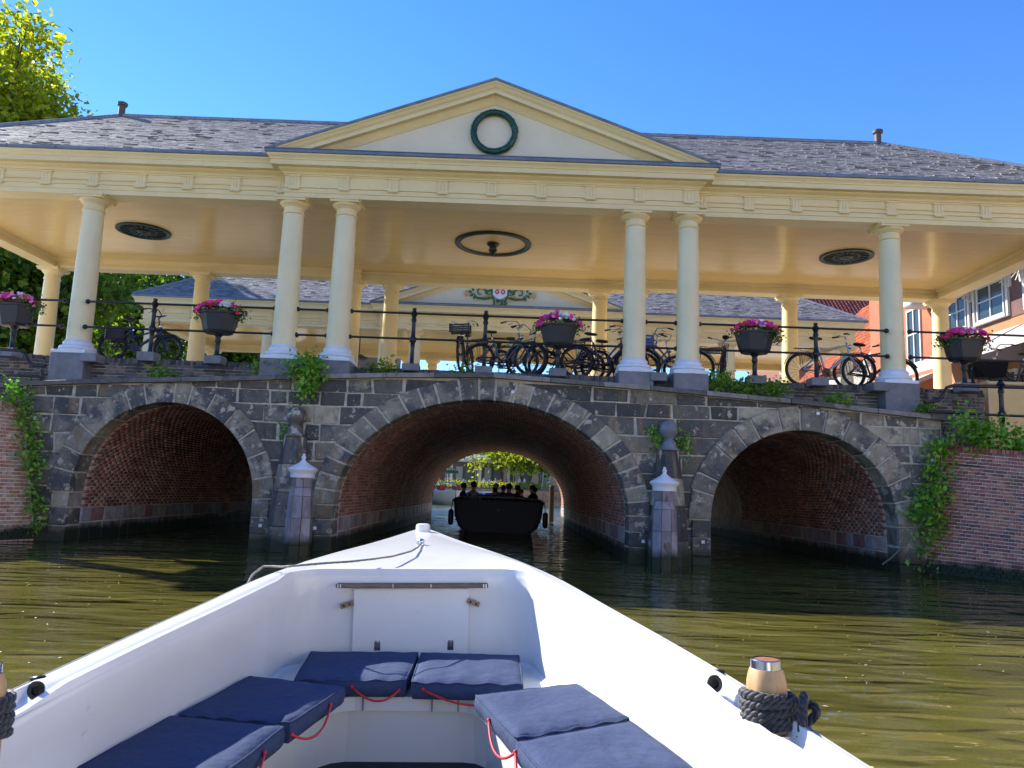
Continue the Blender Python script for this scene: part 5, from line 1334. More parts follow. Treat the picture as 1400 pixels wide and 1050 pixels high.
# cushions
M_navy = mat('navy_canvas', (.042, .060, .122), .85, noise=(30, .12, 4), bump=[(9, .55, .03, (1, 1, 1)), (900, .2, .001)], spec=.2)
M_cord = mat('red_cord', (.62, .02, .03), .5)
def cushion(label, q, cord, z0=.490, th=.060, group='navy boat seat cushions'):
    """q: four plan corners (bl, br, fr, fl) at the top, cord: two points (u along front..)"""
    q = [Vector((a, b)) for a, b in q]; cen = sum(q, Vector((0, 0)))/4
    t = thing('seat_cushion', label, 'cushion'); t.matrix_world = BMAT
    N_ = 22; m = MB(); sd = random.random()*50
    from mathutils import noise as mn
    def pt(u, v): return (q[0]*(1-u)+q[1]*u)*(1-v)+(q[3]*(1-u)+q[2]*u)*v
    def rnd(u, v, d=.0):   # rounded corners
        return u, v
    top = []; 
    for j in range(N_+1):
        for i in range(N_+1):
            u, v = i/N_, j/N_; p = pt(u, v)
            e = min(u, 1-u, v, 1-v)
            edge = 1-math.exp(-e*9)
            zt = z0+th+.008*edge-.004*(1-min(1, e*12))
            w_ = mn.noise(Vector((u*2.2+sd, v*2.8, 0)))*.006*edge+mn.noise(Vector((u*7+sd, v*3, 3)))*.0025+(.003*math.sin(u*26+sd+3*mn.noise(Vector((u*2, v*2+sd, 7)))))*math.exp(-((1-v)*9)**1)
            top.append((p.x, p.y, zt+w_))
    vs_ = list(top); n1 = N_+1
    fs = [(j*n1+i, j*n1+i+1, (j+1)*n1+i+1, (j+1)*n1+i) for j in range(N_) for i in range(N_)]
    ringi = [i for i in range(n1)]+[j*n1+N_ for j in range(1, n1)]+[N_*n1+i for i in range(N_-1, -1, -1)]+[j*n1 for j in range(N_-1, 0, -1)]
    prev = ringi; c3 = cen
    for (zf, off) in ((z0+th-.010, .006), (z0+th*.5, .010), (z0+.010, .006), (z0+.001, -.002)):
        base = len(vs_); cur = []
        for k, ii in enumerate(ringi):
            p = Vector(top[ii][:2]); d = (p-c3).normalized(); w_ = mn.noise(Vector((p.x*14+sd, p.y*14, zf*20)))*.003
            vs_.append((p.x+d.x*(off+w_), p.y+d.y*(off+w_), zf)); cur.append(base+k)
        L_ = len(cur)
        fs += [(prev[k], prev[(k+1) % L_], cur[(k+1) % L_], cur[k]) for k in range(L_)]; prev = cur
    m.add(vs_, fs); bpart(m, 'cover', M_navy, True, 60, t)
    # seam piping round the top edge
    m = MB(); P = [Vector((top[i][0], top[i][1], top[i][2]-.002)) for i in ringi]
    m.tube([(p+Vector(((p.x-cen.x), (p.y-cen.y), 0)).normalized()*.004) for p in P], .0035, 5, closed=True); bpart(m, 'piping', M_navy, True, parent=t)
    if cord:
        a, b, sag = cord; pa = pt(*a); pb = pt(*b); m = MB(); pts = []
        for k in range(13):
            f = k/12; p = pa.lerp(pb, f); d = Vector((a[2], a[3])) if len(a) > 2 else (p-cen).normalized()
            pts.append((p.x+d.x*(.014+.02*math.sin(math.pi*f)), p.y+d.y*(.014+.02*math.sin(math.pi*f)), z0+.036-sag*math.sin(math.pi*f)-.01*f))
        m.tube(pts, .0036, 6); m.ball(pts[0], .006, 8, 6); m.ball(pts[-1], .006, 8, 6); bpart(m, 'pull_cord', M_cord, True, parent=t)
    return t
def cush(label, q, ca, cb, sag=.03):
    return cushion(label, q, (ca, cb, sag))
cush('navy cushion at the bow bench, left of its centre seam', [(-.335, 3.165), (.072, 3.135), (.045, 2.70), (-.318, 2.725)], (.52, 1.0), (.93, 1.0), .035) 
cush('navy cushion at the bow bench, right of its centre seam', [(.093, 3.13), (.462, 3.065), (.430, 2.625), (.072, 2.675)], (.12, 1.0), (.98, 1.0), .036)
cush('navy cushion on the left side bench next to the bow cushions', [(-.478, 2.775), (-.150, 2.622), (-.245, 2.242), (-.562, 2.338)], (1.0, .35), (1.0, .98), .04)
cush('navy cushion on the left side bench nearest the camera', [(-.590, 2.322), (-.258, 2.205), (-.335, 1.80), (-.650, 1.93)], (1.0, .35), (1.0, .95), .04)
cush('sunlit navy cushion on the right side bench next to the bow cushions', [(.278, 2.500), (.622, 2.625), (.690, 2.235), (.362, 2.075)], (0.0, .45), (0.0, 1.0), .045)
cush('sunlit navy cushion on the right side bench nearest the camera', [(.362, 2.045), (.688, 2.200), (.745, 1.84), (.43, 1.68)], (0.0, .05), (0.0, .8), .045)

# ------------------------------------------------------------------ people
def skin(name, V, E_, Rr, sub=1):
    me = bpy.data.meshes.new(name+'_s'); me.from_pydata(V, E_, []); o = bpy.data.objects.new(name+'_s', me); COL.objects.link(o)
    md = o.modifiers.new('s', 'SKIN'); md.use_smooth_shade = True
    for v, r_ in zip(me.skin_vertices[0].data, Rr):
        v.radius = r_ if isinstance(r_, tuple) else (r_, r_)
    me.skin_vertices[0].data[0].use_root = True
    md2 = o.modifiers.new('u', 'SUBSURF'); md2.levels = sub; md2.render_levels = sub
    dg = bpy.context.evaluated_depsgraph_get(); res = bpy.data.meshes.new_from_object(o.evaluated_get(dg)); bpy.data.objects.remove(o)
    res.polygons.foreach_set('use_smooth', [True]*len(res.polygons)); return res
def body_meshes(pose):
    # facing +y, origin on the seat / ground
    if pose == 'sit':
        V = [(0, 0, .10), (0, -.02, .27), (0, -.01, .45), (0, 0, .56), (0, .02, .64), (0, .035, .72), (0, .035, .80),
             (.17, 0, .53), (.24, .06, .30), (.17, .28, .20), (.13, .38, .17), (-.17, 0, .53), (-.24, .06, .30), (-.17, .28, .20), (-.13, .38, .17),
             (.10, .05, .09), (.13, .46, .08), (.13, .47, -.33), (.13, .62, -.38), (-.10, .05, .09), (-.13, .46, .08), (-.13, .47, -.33), (-.13, .62, -.38)]
    else:
        V = [(0, 0, .92), (0, .0, 1.08), (0, .01, 1.26), (0, .0, 1.40), (0, .01, 1.48), (0, .02, 1.56), (0, .02, 1.65),
             (.18, 0, 1.37), (.24, -.02, 1.10), (.23, .10, .88), (.22, .14, .78), (-.18, 0, 1.37), (-.25, .02, 1.10), (-.20, .16, .95), (-.14, .24, .98),
             (.10, 0, .86), (.12, .03, .48), (.12, -.02, .09), (.13, .14, .04), (-.10, 0, .86), (-.13, .12, .49), (-.13, .02, .09), (-.13, .18, .04)]
    E_ = [(0, 1), (1, 2), (2, 3), (3, 4), (4, 5), (5, 6), (3, 7), (7, 8), (8, 9), (9, 10), (3, 11), (11, 12), (12, 13), (13, 14), (0, 15), (15, 16), (16, 17), (17, 18), (0, 19), (19, 20), (20, 21), (21, 22)]
    Rr = [(.15, .11), (.135, .10), (.15, .105), (.10, .08), .048, (.085, .095), (.075, .085), .055, .043, .034, .03, .055, .043, .034, .03, .085, .06, .042, .035, .085, .06, .042, .035]
    body = skin('person', V, E_, Rr)
    nz_ = V[4][2]-.02; hz_ = V[0][2]+.06
    mi = []
    for p in body.polygons:
        c = p.center
        if c.z > nz_: k = 0
        elif c.z > hz_ or (pose == 'sit' and abs(c.x) > .155 and c.y < .2 and c.z > .16): k = 1 if not (pose == 'sit' and c.y > .22) else 0
        elif pose == 'stand' and abs(c.x) > .19 and c.z > .7: k = 0
        elif c.z < (V[18][2]+.07): k = 2
        else: k = 2
        mi.append(k)
    for q in range(3): body.materials.append(None)
    body.polygons.foreach_set('material_index', mi)
    hm = MB(); h = Vector(V[6]); hm.lathe([(max(.104*math.sin(math.pi*k/8), .001), -.115*math.cos(math.pi*k/8)) for k in range(9)], (0, 0, 0), 14)
    hm.v = [(h.x+a*.98, h.y-.018+b*.98, h.z+.015+max(c, -.06 if b > 0 else -.12)*(.95)) for a, b, c in hm.v]
    # pull the hair off the face
    hm.v = [(a, min(b, h.y+.055) if c < h.z+.06 else b, c) for a, b, c in hm.v]
    hair = bpy.data.meshes.new('hair'); hair.from_pydata(hm.v, [], hm.f); hair.polygons.foreach_set('use_smooth', [True]*len(hair.polygons))
    return body, hair
BODY = {p: body_meshes(p) for p in ('sit', 'stand')}
M_skin = mat('skin', (.50, .30, .21), .55)
_pc = {}
def person(label, x, y, z, rz, pose, shirt, trousers=(.03, .035, .05), hair=(.05, .03, .02), group=None, sc=1.0):
    b, h = BODY[pose]
    cm = lambda nm, c: mat('%s_%s' % (nm, '_'.join('%.2f' % q for q in c)), tuple(c), .8)
    k = (pose, tuple(shirt))
    if k not in _pc:
        q = b.copy(); q.materials.clear(); mi = [p.material_index for p in b.polygons]
        for m_ in (M_skin, cm('shirt', shirt), cm('trousers', trousers)): q.materials.append(m_)
        q.polygons.foreach_set('material_index', mi); _pc[k] = q
    kh = (pose, 'hair', tuple(hair))
    if kh not in _pc:
        q = h.copy(); q.materials.clear(); q.materials.append(cm('hair', hair)); _pc[kh] = q
    o = bpy.data.objects.new('person', _pc[k]); COL.objects.link(o); tag(o, label, 'person', group)
    o.location = (x, y, z); o.rotation_euler = (0, 0, R(rz)); o.scale = (sc, sc, sc)
    p = bpy.data.objects.new('hair', _pc[kh]); COL.objects.link(p); p.parent = o
    return o

# ------------------------------------------------------------------ dark passenger boat under the arch
db = thing('passenger_boat', 'dark navy open passenger boat seen from behind under the middle arch', 'boat', (.26, 8.0, WZ))
M_hull = mat('navy_hull', (.026, .034, .055), .55, spec=.25)
m = MB(); secs = []
for y, h, zt in ((0, 1.22, .90), (.05, 1.30, .92), (1.2, 1.36, .90), (3.5, 1.36, .86), (5.5, 1.15, .90), (6.8, .7, .98), (7.6, .05, 1.05)):
    pr = [(.97, zt+.03), (1.0, zt), (1.02, zt-.06), (.99, zt-.12), (.97, .45), (.88, .15), (.70, -.02), (0, -.25)] if y > .01 else [(.95, zt+.0), (.99, zt-.03), (1.0, zt-.08), (.985, zt-.15), (.95, .45), (.85, .15), (.66, -.02), (0, -.22)]
    secs.append([(-h*a, y, b) for a, b in pr]+[(h*a, y, b) for a, b in pr[::-1]])
n = len(secs[0]); m.add(sum(secs, []), [(i*n+k, i*n+k+1, (i+1)*n+k+1, (i+1)*n+k) for i in range(len(secs)-1) for k in range(n-1)])
m.add(secs[0], [tuple(range(n))]); m.build('hull', M_hull, db, smooth=True, ang=45)
m = MB(); pts = [(-1.24, 0.1, .93), (-1.1, 0, .97), (-.6, -.03, 1.0), (0, -.04, 1.01), (.6, -.03, 1.0), (1.1, 0, .97), (1.24, .1, .93)]; m.tube(pts, .035, 8); m.build('stern_rail', mat('rail_grey', (.10, .11, .13), .4), db, smooth=True)
m = MB(); m.box(-1.25, 1.25, .2, 6.3, .30, .34); m.build('floor', M_sad, db)
m = MB(); m.box(-1.22, -.85, .3, 6, .34, .62); m.box(.85, 1.22, .3, 6, .34, .62); m.box(-.9, .9, .25, .65, .34, .62); m.build('bench', M_hull, db)
m = MB(); m.box(-.02, .02, -.03, .01, .62, .65); m.build('stern_light', mat('dim_metal', (.2, .2, .2), .4), db)
for s_ in (-1, 1):
    m = MB(); m.lathe([(.02, .22), (.065, .19), (.08, .14), (.08, -.16), (.065, -.21), (.02, -.24)], (s_*1.37, .15, .40), 12); m.tube([(s_*1.37, .15, .6), (s_*1.33, .15, .93)], .012, 5); m.build('fender', M_sad, db, smooth=True, ang=50)
ppl = [(-.54, 9.3, 'person in a grey-blue shirt with dark hair at the left stern of the dark boat', (.22, .28, .42), 0, 1.05, 0), (-.90, 10.1, 'person in black seated at the far left side of the dark boat', (.015, .015, .02), -60, 1.0, 0),
       (.12, 11.4, 'grey-haired person in pale clothes near the middle of the dark boat', (.25, .28, .34), 40, 1.03, 1), (.12, 9.6, 'person in black in front of the grey-haired passenger', (.05, .05, .07), 20, .80, 0),
       (.36, 11.9, 'dark-haired person left of the broad-shouldered passenger', (.06, .08, .12), 10, .98, 0), (.55, 9.5, 'broad-shouldered person in a dark navy shirt amid the dark boat', (.04, .06, .14), 0, 1.02, 0),
       (.83, 11.2, 'person in dark clothes right of the broad-shouldered passenger', (.03, .03, .05), -10, 1.0, 0), (.92, 9.0, 'small person in black low behind the stern of the dark boat', (.02, .02, .03), 0, .78, 0),
       (1.30, 9.8, 'person in black seated by the right side of the dark boat', (.015, .015, .02), 50, 1.0, 0), (1.42, 11.0, 'second person in black at the right side further ahead in the dark boat', (.02, .02, .02), 70, .88, 0)]
for x, y, lb, c, rz, sc, gh in ppl:
    person(lb, x, y, .48+(.0 if sc > .9 else .04), rz, 'sit', c, hair=(.45, .42, .38) if gh else (.05, .03, .02), group='passengers in the dark boat', sc=sc*.93)

# moored white launch beyond the arch on the left
wb_ = thing('motor_launch', 'cream hulled launch with white cover and red seats moored beyond the arch', 'boat', (-4.6, 47, WZ))
M_lh = mat('cream_hull', (.80, .66, .42), .4)
m = MB(); secs = []
for y, h, zt in ((-2.6, .05, 1.15), (-2.0, .75, 1.05), (-1.0, 1.15, .95), (1.0, 1.3, .85), (3, 1.2, .85)):
    pr = [(1, zt), (1.0, zt-.1), (.9, .4), (.6, .0), (0, -.2)]; secs.append([(-h*a, y, b) for a, b in pr]+[(h*a, y, b) for a, b in pr[::-1]])
n = len(secs[0]); m.add(sum(secs, []), [(i*n+k, i*n+k+1, (i+1)*n+k+1, (i+1)*n+k) for i in range(len(secs)-1) for k in range(n-1)]); m.add(secs[-1], [tuple(range(n))])
hl = m.build('hull', M_lh, wb_, smooth=True, ang=50)
m = MB(); m.box(-.9, .9, -1.2, 2.5, .85, 1.15, bev=.08); m.build('cover', M_white, wb_)
for x0_ in (-.9, .4):
    m = MB(); m.box(x0_, x0_+.5, -1.4, -.8, 1.1, 1.45, bev=.05); m.build('seat', mat('red_seat', (.45, .02, .03), .5), wb_)
m = MB(); m.tube([(-.8, -.6, 1.1), (-.7, -.5, 1.7), (.7, -.5, 1.7), (.8, -.6, 1.1)], .05, 6); m.build('windscreen_frame', M_chr, wb_)
wb_.rotation_euler = (0, 0, R(25))
wb2 = thing('motor_launch', 'white launch with a dark side lying just right of the cream hulled one', 'boat', (-2.4, 54, WZ), rz=R(75))
dk = dup(hl, wb2); dk.data = hl.data.copy(); dk.data.materials.clear(); dk.data.materials.append(M_hull)
m = MB(); m.box(-1.15, 1.15, -1.2, 2.5, .83, 1.1, bev=.06); m.build('cover', M_white, wb2)

# ------------------------------------------------------------------ far quay: terrace, houses, young trees
M_qb = mat('quay_brick', (.50, .26, .13), .8, noise=(2, .3, 5), stains=[(1.5, .55, .65, (.22, .2, .16))])
t = thing('quay_wall', 'sunlit brick quay wall with stone cap across the far water', 'wall', (0, 91.6, WZ))
m = MB(); m.box(-60, 60, -.0, .39, -1, 1.42); m.build('wall_face', M_qb, t)
m = MB()
x = -20
while x < 20: m.box(x+.01, x+1.19, -.06, .5, 1.42, 1.56, bev=.02); x += 1.2
m.build('cap_stone', M_coping, t)
leaf_cloud('hedge', [(x_, 92.3, 2.0, 1.0, .4, .35) for x_ in np.arange(-14, 12, 1.5)], 3500, .16, M_leafL, None, kind='stuff')
tag(bpy.data.objects['hedge'], 'low yellow-green hedge along the far quay edge', 'hedge')
M_fbr = mat('far_red_brick', (.16, .05, .045), .85, noise=(1, .2, 5)); M_glass = mat('window_glass', (.03, .045, .05), .12, spec=.45); M_fr = mat('window_frame_white', (.48, .47, .44), .5)
M_awn = mat('grey_awning', (.20, .20, .19), .8)
def window(par, name, x0, x1, z0, z1, f, panes=2, fw=.07, fm=None):
    """f(a, depth, z)->xyz, depth positive towards outside"""
    m = MB()
    def bx(a0, a1, d0, d1, c0, c1):
        P = [f(a, d, c) for c in (c0, c1) for a, d in ((a0, d0), (a1, d0), (a1, d1), (a0, d1))]
        m.add(P, [(3, 2, 1, 0), (4, 5, 6, 7), (0, 1, 5, 4), (1, 2, 6, 5), (2, 3, 7, 6), (3, 0, 4, 7)])
    bx(x0, x0+fw, -.05, .07, z0, z1); bx(x1-fw, x1, -.05, .07, z0, z1); bx(x0+fw, x1-fw, -.05, .07, z0, z0+fw); bx(x0+fw, x1-fw, -.05, .07, z1-fw, z1)
    for k in range(1, panes): xx = x0+(x1-x0)*k/panes; bx(xx-fw*.4, xx+fw*.4, -.02, .06, z0+fw, z1-fw)
    zz_ = z0+(z1-z0)*.55; bx(x0+fw, x1-fw, -.02, .055, zz_-fw*.35, zz_+fw*.35)
    w_ = m.build(name, fm or M_fr, par, world=True)
    m = MB(); bx(x0+fw*.5, x1-fw*.5, .004, .02, z0+fw*.5, z1-fw*.5); m.build('pane', M_glass, w_, world=True)
    m = MB(); bx(x0-.1, x1+.1, -.02, .12, z0-.12, z0-.005); m.build('sill', M_fr, w_, world=True)
    return w_
fhs = [(-15, -7.4, 7.2, (.16, .05, .045), 'dark red brick house at the left of the far quay'), (-7.3, -1.2, 7.8, (.20, .06, .05), 'red brick house with tall white windows over the grey awning'),
       (-1.1, 5.0, 7.0, (.13, .055, .05), 'brown brick house behind the young trees on the far quay'), (5.1, 12, 7.4, (.40, .34, .28), 'pale plastered house at the right of the far quay')]
for x0, x1, h, c, lb in fhs:
    t = thing('canal_house', lb, 'house', ((x0+x1)/2, 104, 1.45), 'houses across the far water')
    m = MB(); m.box(x0, x1, 104.0, 112, 1.4, 1.4+h); m.build('wall', mat('far_wall_%d' % int(x0*10), c, .85, noise=(1, .2, 5)), t, world=True)
    m = MB(); m.prism([(104, 1.4+h), (112, 1.4+h), (108, 1.4+h+1.2)], x0-.1, x1+.1, lambda a, b, hh_: (hh_, a, b)); m.build('roof', mat('far_roof', (.12, .05, .04), .8), t, world=True)
    nw = 3
    for fl in (1.3, 4.9):
        for k in range(nw):
            wx = x0+(x1-x0)*(k+.5)/nw; ww = .55; window(t, 'window', wx-ww, wx+ww, 1.45+fl, 1.45+fl+2.0, lambda a, d, z: (a, 104-d, z), 2, .12)
t = thing('terrace_awning', 'long grey awning with pale edge over the far terrace', 'awning', (-2, 102, 1.45))
m = MB(); m.prism([(103.9, 6.9), (99.2, 5.7), (99.2, 5.55), (103.9, 6.75)], -8.2, 5.5, lambda a, b, h: (h, a, b)); m.build('canvas', M_awn, t, world=True)
m = MB(); m.box(-8.2, 5.5, 99.1, 99.2, 5.2, 5.7); m.build('valance', M_fr, t, world=True)
for x in (-8.0, -3.8, .4, 5.3):
    m = MB(); m.box(x-.16, x+.16, 99.1, 99.42, 1.45, 5.6); m.build('awning_post', M_fr, t, world=True)
m = MB(); m.box(-8, 5.3, 103.5, 103.9, 1.5, 5.5); sf = m.build('shop_front', mat('shop_front_paint', (.10, .085, .07), .5), t, world=True)
for k in range(9):
    m = MB(); m.box(-7.6+k*1.45, -6.6+k*1.45, 103.40, 103.49, 2.4, 4.6); m.build('shop_window', mat('shop_pane_tone_%d' % (k % 3), [(.30, .33, .30), (.10, .12, .12), (.45, .38, .26)][k % 3], .3), sf, world=True)  # opaque panes; the lit look of the pale and warm ones is in their colour
def tree(name, label, x, y, z, h, tr, blobs, n, size, m, group=None, seed=3, shell=.5, **kw):
    random.seed(seed); t = thing(name, label, 'tree', (x, y, z), group); mm = MB()
    top = Vector((x+random.uniform(-.2, .2), y, z+h)); base = Vector((x, y, z)); midp = base.lerp(top, .5)+Vector((random.uniform(-.1, .1), 0, 0))
    mm.tube([base-Vector((0, 0, .3)), base.lerp(midp, .4), midp, top], [tr*1.15, tr, tr*.85, tr*.6], 10)
    for b in blobs:
        e = Vector(b[:3]); st = base.lerp(top, random.uniform(.6, .98)); mid = st.lerp(e, .5)+Vector((0, 0, -.08*(e-st).length)); mm.tube([st, mid, e], [tr*.45, tr*.3, tr*.08], 6)
        for q in range(3):
            e2 = e+Vector((random.uniform(-1, 1)*b[3], random.uniform(-1, 1)*b[4], random.uniform(-1, 1)*b[5]))*.8; mm.tube([mid.lerp(e, .6), e2], [tr*.12, tr*.03], 4)
    mm.build('trunk', M_bark, t, world=True, smooth=True)
    leaf_cloud('crown', blobs, n, size, m, t, kind='stuff', shell=shell, **kw); return t
M_ytr = mat('young_tree_leaf', rough=.5, island=True, ramp=[(0, (.06, .12, .01)), (.5, (.16, .24, .02)), (1, (.34, .36, .04))], transl=.5)  # yellow-green leaf tones, picked at random per leaf
tree('young_tree', 'young yellow-green tree on the far quay left of centre in the arch', 1.3, 95, 1.45, 3.0, .12, [(1.3, 95, 6.0, 2.6, 1.5, 1.3), (-.9, 95, 6.3, 1.6, 1.3, .9), (3.2, 95, 5.4, 1.3, 1.2, .9), (2.2, 95, 4.6, .7, .7, .5)], 1500, .55, M_ytr, 'young trees on the far quay', 1, .3, droop=.8)
tree('young_tree', 'young tree with pale trunk on the far quay at the right of the arch', 4.9, 94, 1.45, 3.2, .12, [(4.9, 94, 5.6, 1.6, 1.5, 1.0), (6.2, 94, 4.8, 1.2, 1.2, .9), (3.9, 94, 6.3, 1.3, 1.3, .9)], 1100, .5, M_ytr, 'young trees on the far quay', 2, .3, droop=.8)
tree('young_tree', 'leafy young tree at the left rim of the arch opening', -4.2, 97, 1.45, 3.4, .13, [(-4.4, 97, 7.6, 1.5, 1.2, .9)], 500, .4, M_leafL, 'young trees on the far quay', 3, .3)
cl = [(.45, .03, .04), (.5, .5, .52), (.10, .14, .3), (.03, .03, .04), (.3, .32, .35), (.55, .45, .35), (.12, .2, .35), (.02, .02, .03), (.4, .08, .06), (.6, .6, .6)]
fl = ['red shirt', 'pale grey shirt', 'blue shirt', 'black top', 'grey top', 'tan shirt', 'mid blue jacket', 'black jacket', 'rust shirt', 'white shirt']
spots = [(-6.6, 94.6, 0), (-5.9, 95.4, 9), (-2.2, 95.2, 2), (-1.4, 94.4, 4), (-.6, 94.6, 0), (.1, 95.6, 7), (2.0, 94.8, 5), (2.7, 94.1, 1), (3.7, 95.3, 3), (5.6, 94.7, 6), (6.4, 95.5, 8), (-3.0, 94.2, 9)]
where = ['at the far left of the terrace', 'beside the left terrace table', 'left of the awning post', 'at the second terrace table', 'in the middle of the terrace', 'behind the middle table', 'right of the first young tree', 'near the hedge between the young trees', 'left of the right young tree', 'right of the right young tree', 'at the far right of the terrace', 'by the pale awning post']
for (x, y, ci), wh in zip(spots, where):
    st_ = ci in (5, 1, 6)
    person('person in a %s %s' % (fl[ci], wh), x, y, 1.46 if st_ else 1.95, random.uniform(120, 240), 'stand' if st_ else 'sit', cl[ci], hair=random.choice([(.05, .03, .02), (.3, .2, .1), (.4, .38, .35)]), group='people on the terrace across the water')
for i, (x, y) in enumerate([(-6.2, 95.1), (-1.8, 95.0), (-.2, 94.9), (2.4, 94.6), (6.0, 95.2)]):
    t = thing('terrace_table', 'small dark terrace table %s' % ['at the far left', 'left of the middle', 'in the middle', 'between the young trees', 'at the far right'][i]+' of the far quay', 'table', (x, y, 1.45), 'terrace tables')
    m = MB(); m.lathe([(.4, .70), (.4, .74)], (0, 0, 0), 12); m.build('tabletop', M_sad, t)
    m = MB(); m.lathe([(.2, 0), (.03, .04), (.03, .7)], (0, 0, 0), 8); m.build('leg', M_sad, t)
t = thing('parasol', 'closed dark green parasol on the far quay at the left', 'parasol', (-8.2, 95.5, 1.45))
m = MB(); m.lathe([(.03, 0), (.03, 3.0)], (0, 0, 0), 6); m.build('pole', M_chr, t)
m = MB(); m.lathe([(1.5, 1.9), (1.45, 2.3), (.05, 3.0)], (0, 0, 0), 8); m.build('canopy', mat('parasol_green', (.03, .06, .04), .8), t)

# ------------------------------------------------------------------ houses behind on the right
def hw(y, d, z): return (17.0-d, y, z)
M_upper = mat('brown_brick_band', (.13, .065, .055), .85, noise=(2, .2, 6), bump=(30, .5, .01)); M_lower = mat('orange_brick_front', (.36, .17, .075), .85, noise=(2, .15, 6), bump=(30, .5, .01))
t = thing('shop_house', 'brown and orange brick house row with white hooded windows at the right edge', 'house', (21, 8, 2.2))
m = MB(); m.box(17.0, 26, -2, 14.9, 2.2, 7.42); m.build('wall', M_lower, t, world=True)
m = MB(); m.box(17.0-.03, 26, -2, 14.9, 7.421, 11.5); m.build('upper_wall', M_upper, t, world=True)
m = MB(); m.prism([(-2.2, 11.5), (15.1, 11.5), (15.1, 11.7), (-2.2, 11.7)], 16.6, 26.4, lambda a, b, h: (h, a, b)); m.build('roof', M_lead, t, world=True)
for y0, y1 in ((12.75, 13.9), (10.6, 12.1), (8.1, 9.4), (5.5, 7), (3, 4.5)):
    window(t, 'window', y0, y1, 7.62, 8.85, lambda a, d, z: hw(a, d+.04, z), 2, .055, mat('window_frame_grey', (.48, .50, .50), .5))
    # side posts and white fan-bracketed hood
    for yy in (y0-.22, y1+.12):
        m = MB(); m.box(16.88, 16.969, yy-.0, yy+.10, 7.5, 8.95); m.build('window_pilaster', M_fr, t, world=True)
    m = MB(); m.box(15.6, 16.97, y0-.35, y1+.35, 9.02, 9.18); hd = m.build('hood', M_fr, t, world=True)
    for yy in (y0-.3, y1+.3):
        m = MB()
        for k in range(6):
            a = R(8+k*15); m.obox((16.96-.32*math.cos(a), yy, 9.0-.30*math.sin(a)), (.27*math.cos(a), 0, .24*math.sin(a)), (0, .02, 0), (.012*math.sin(a), 0, -.012*math.cos(a)))
        m.box(16.88, 16.969, yy-.05, yy+.05, 8.45, 9.02)
        m.build('hood_bracket', M_fr, t, world=True)
for y0, y1, c in ((9.9, 14.3, (.42, .41, .39)), (5.2, 9.6, (.40, .40, .39))):
    m = MB(); m.prism([(16.99, 7.1), (15.2, 6.1), (15.2, 5.9), (16.99, 6.95)], y0, y1, lambda a, b, h: (a, h, b)); aw = m.build('awning', mat('white_awning', c, .7), t, world=True)
    m = MB(); m.prism([(16.99, 7.0), (15.25, 6.05), (15.25, 5.9), (16.99, 5.9)], y0+.01, y0+.04, lambda a, b, h: (a, h, b)); m.build('awning_side', mat('grey_awning_side', (.22, .21, .24), .7), aw, world=True)
for y0, y1 in ((10.2, 11.8), (12.4, 14.0), (7, 9)): window(t, 'window', y0, y1, 3.4, 5.7, hw, 2, .1)
t = thing('orange_house', 'orange brick gable house with tall white window behind the right columns', 'house', (21, 18, 2.2))
M_or = mat('orange_brick', (.38, .12, .055), .85, noise=(2, .15, 6), bump=(30, .5, .01))
m = MB(); m.box(17.2, 25, 15.0, 20.8, 2.2, 12.2); m.build('wall', M_or, t, world=True)
for y0, y1, z0, z1 in ((16.3, 17.4, 6.9, 9.3), (18.6, 19.7, 6.9, 9.3), (16.3, 17.4, 3.4, 5.6), (18.6, 19.7, 3.4, 5.6)):
    window(t, 'window', y0, y1, z0, z1, lambda a, d, z: (17.2-d, a, z), 2, .09)
m = MB(); m.box(16.2, 17.19, 15.2, 15.9, 9.0, 9.5, bev=.05); m.build('hoist_box', M_fr, t, world=True)
m = MB(); m.prism([(14.9, 12.2), (20.9, 12.2), (17.9, 14.5)], 16.9, 25.2, lambda a, b, h: (h, a, b)); m.build('roof', mat('tile_roof', (.32, .08, .04), .8), t, world=True)
m = MB(); m.prism([(17.19, 6.4), (15.9, 5.8), (15.9, 5.65), (17.19, 6.2)], 15.4, 20.6, lambda a, b, h: (a, h, b)); m.build('awning', mat('white_awning', (.42, .41, .39), .7), t, world=True)
# orange pantile roofed low house
t = thing('tiled_house', 'low house with a steep bright orange pantile roof seen between the right columns', 'house', (19.5, 27, 2.2))
m = MB(); m.box(17.6, 25, 21.3, 30, 2.2, 7.88); m.build('wall', mat('white_plaster', (.38, .34, .30), .8), t, world=True)
M_tile = mat('orange_pantile', rough=.7, island=True, ramp=[(0, (.30, .05, .015)), (.5, (.42, .09, .022)), (1, (.50, .15, .05))])
m = MB(); m.add([(17.3, 21.0, 7.9), (25.1, 21.0, 7.9), (21.2, 23.6, 12.55), (17.3, 30.2, 7.9), (25.1, 30.2, 7.9), (21.2, 30.2, 12.55)], [(0, 1, 2), (0, 2, 5, 3), (1, 4, 5, 2), (3, 5, 4), (0, 3, 4, 1)]); rf = m.build('roof', mat('roof_core', (.2, .06, .03), .8), t, world=True)
m = MB(); NR = 18
def pantile(P0, P1, Q0, Q1, nn):
    P0, P1, Q0, Q1, nn = map(Vector, (P0, P1, Q0, Q1, nn)); pm, qm = (P0+P1)/2, (Q0+Q1)/2
    m.add([P0+nn*.05, pm+nn*.12, P1+nn*.05, Q1+nn*.02, qm+nn*.08, Q0+nn*.02], [(0, 1, 4, 5), (1, 2, 3, 4), (0, 2, 1)])
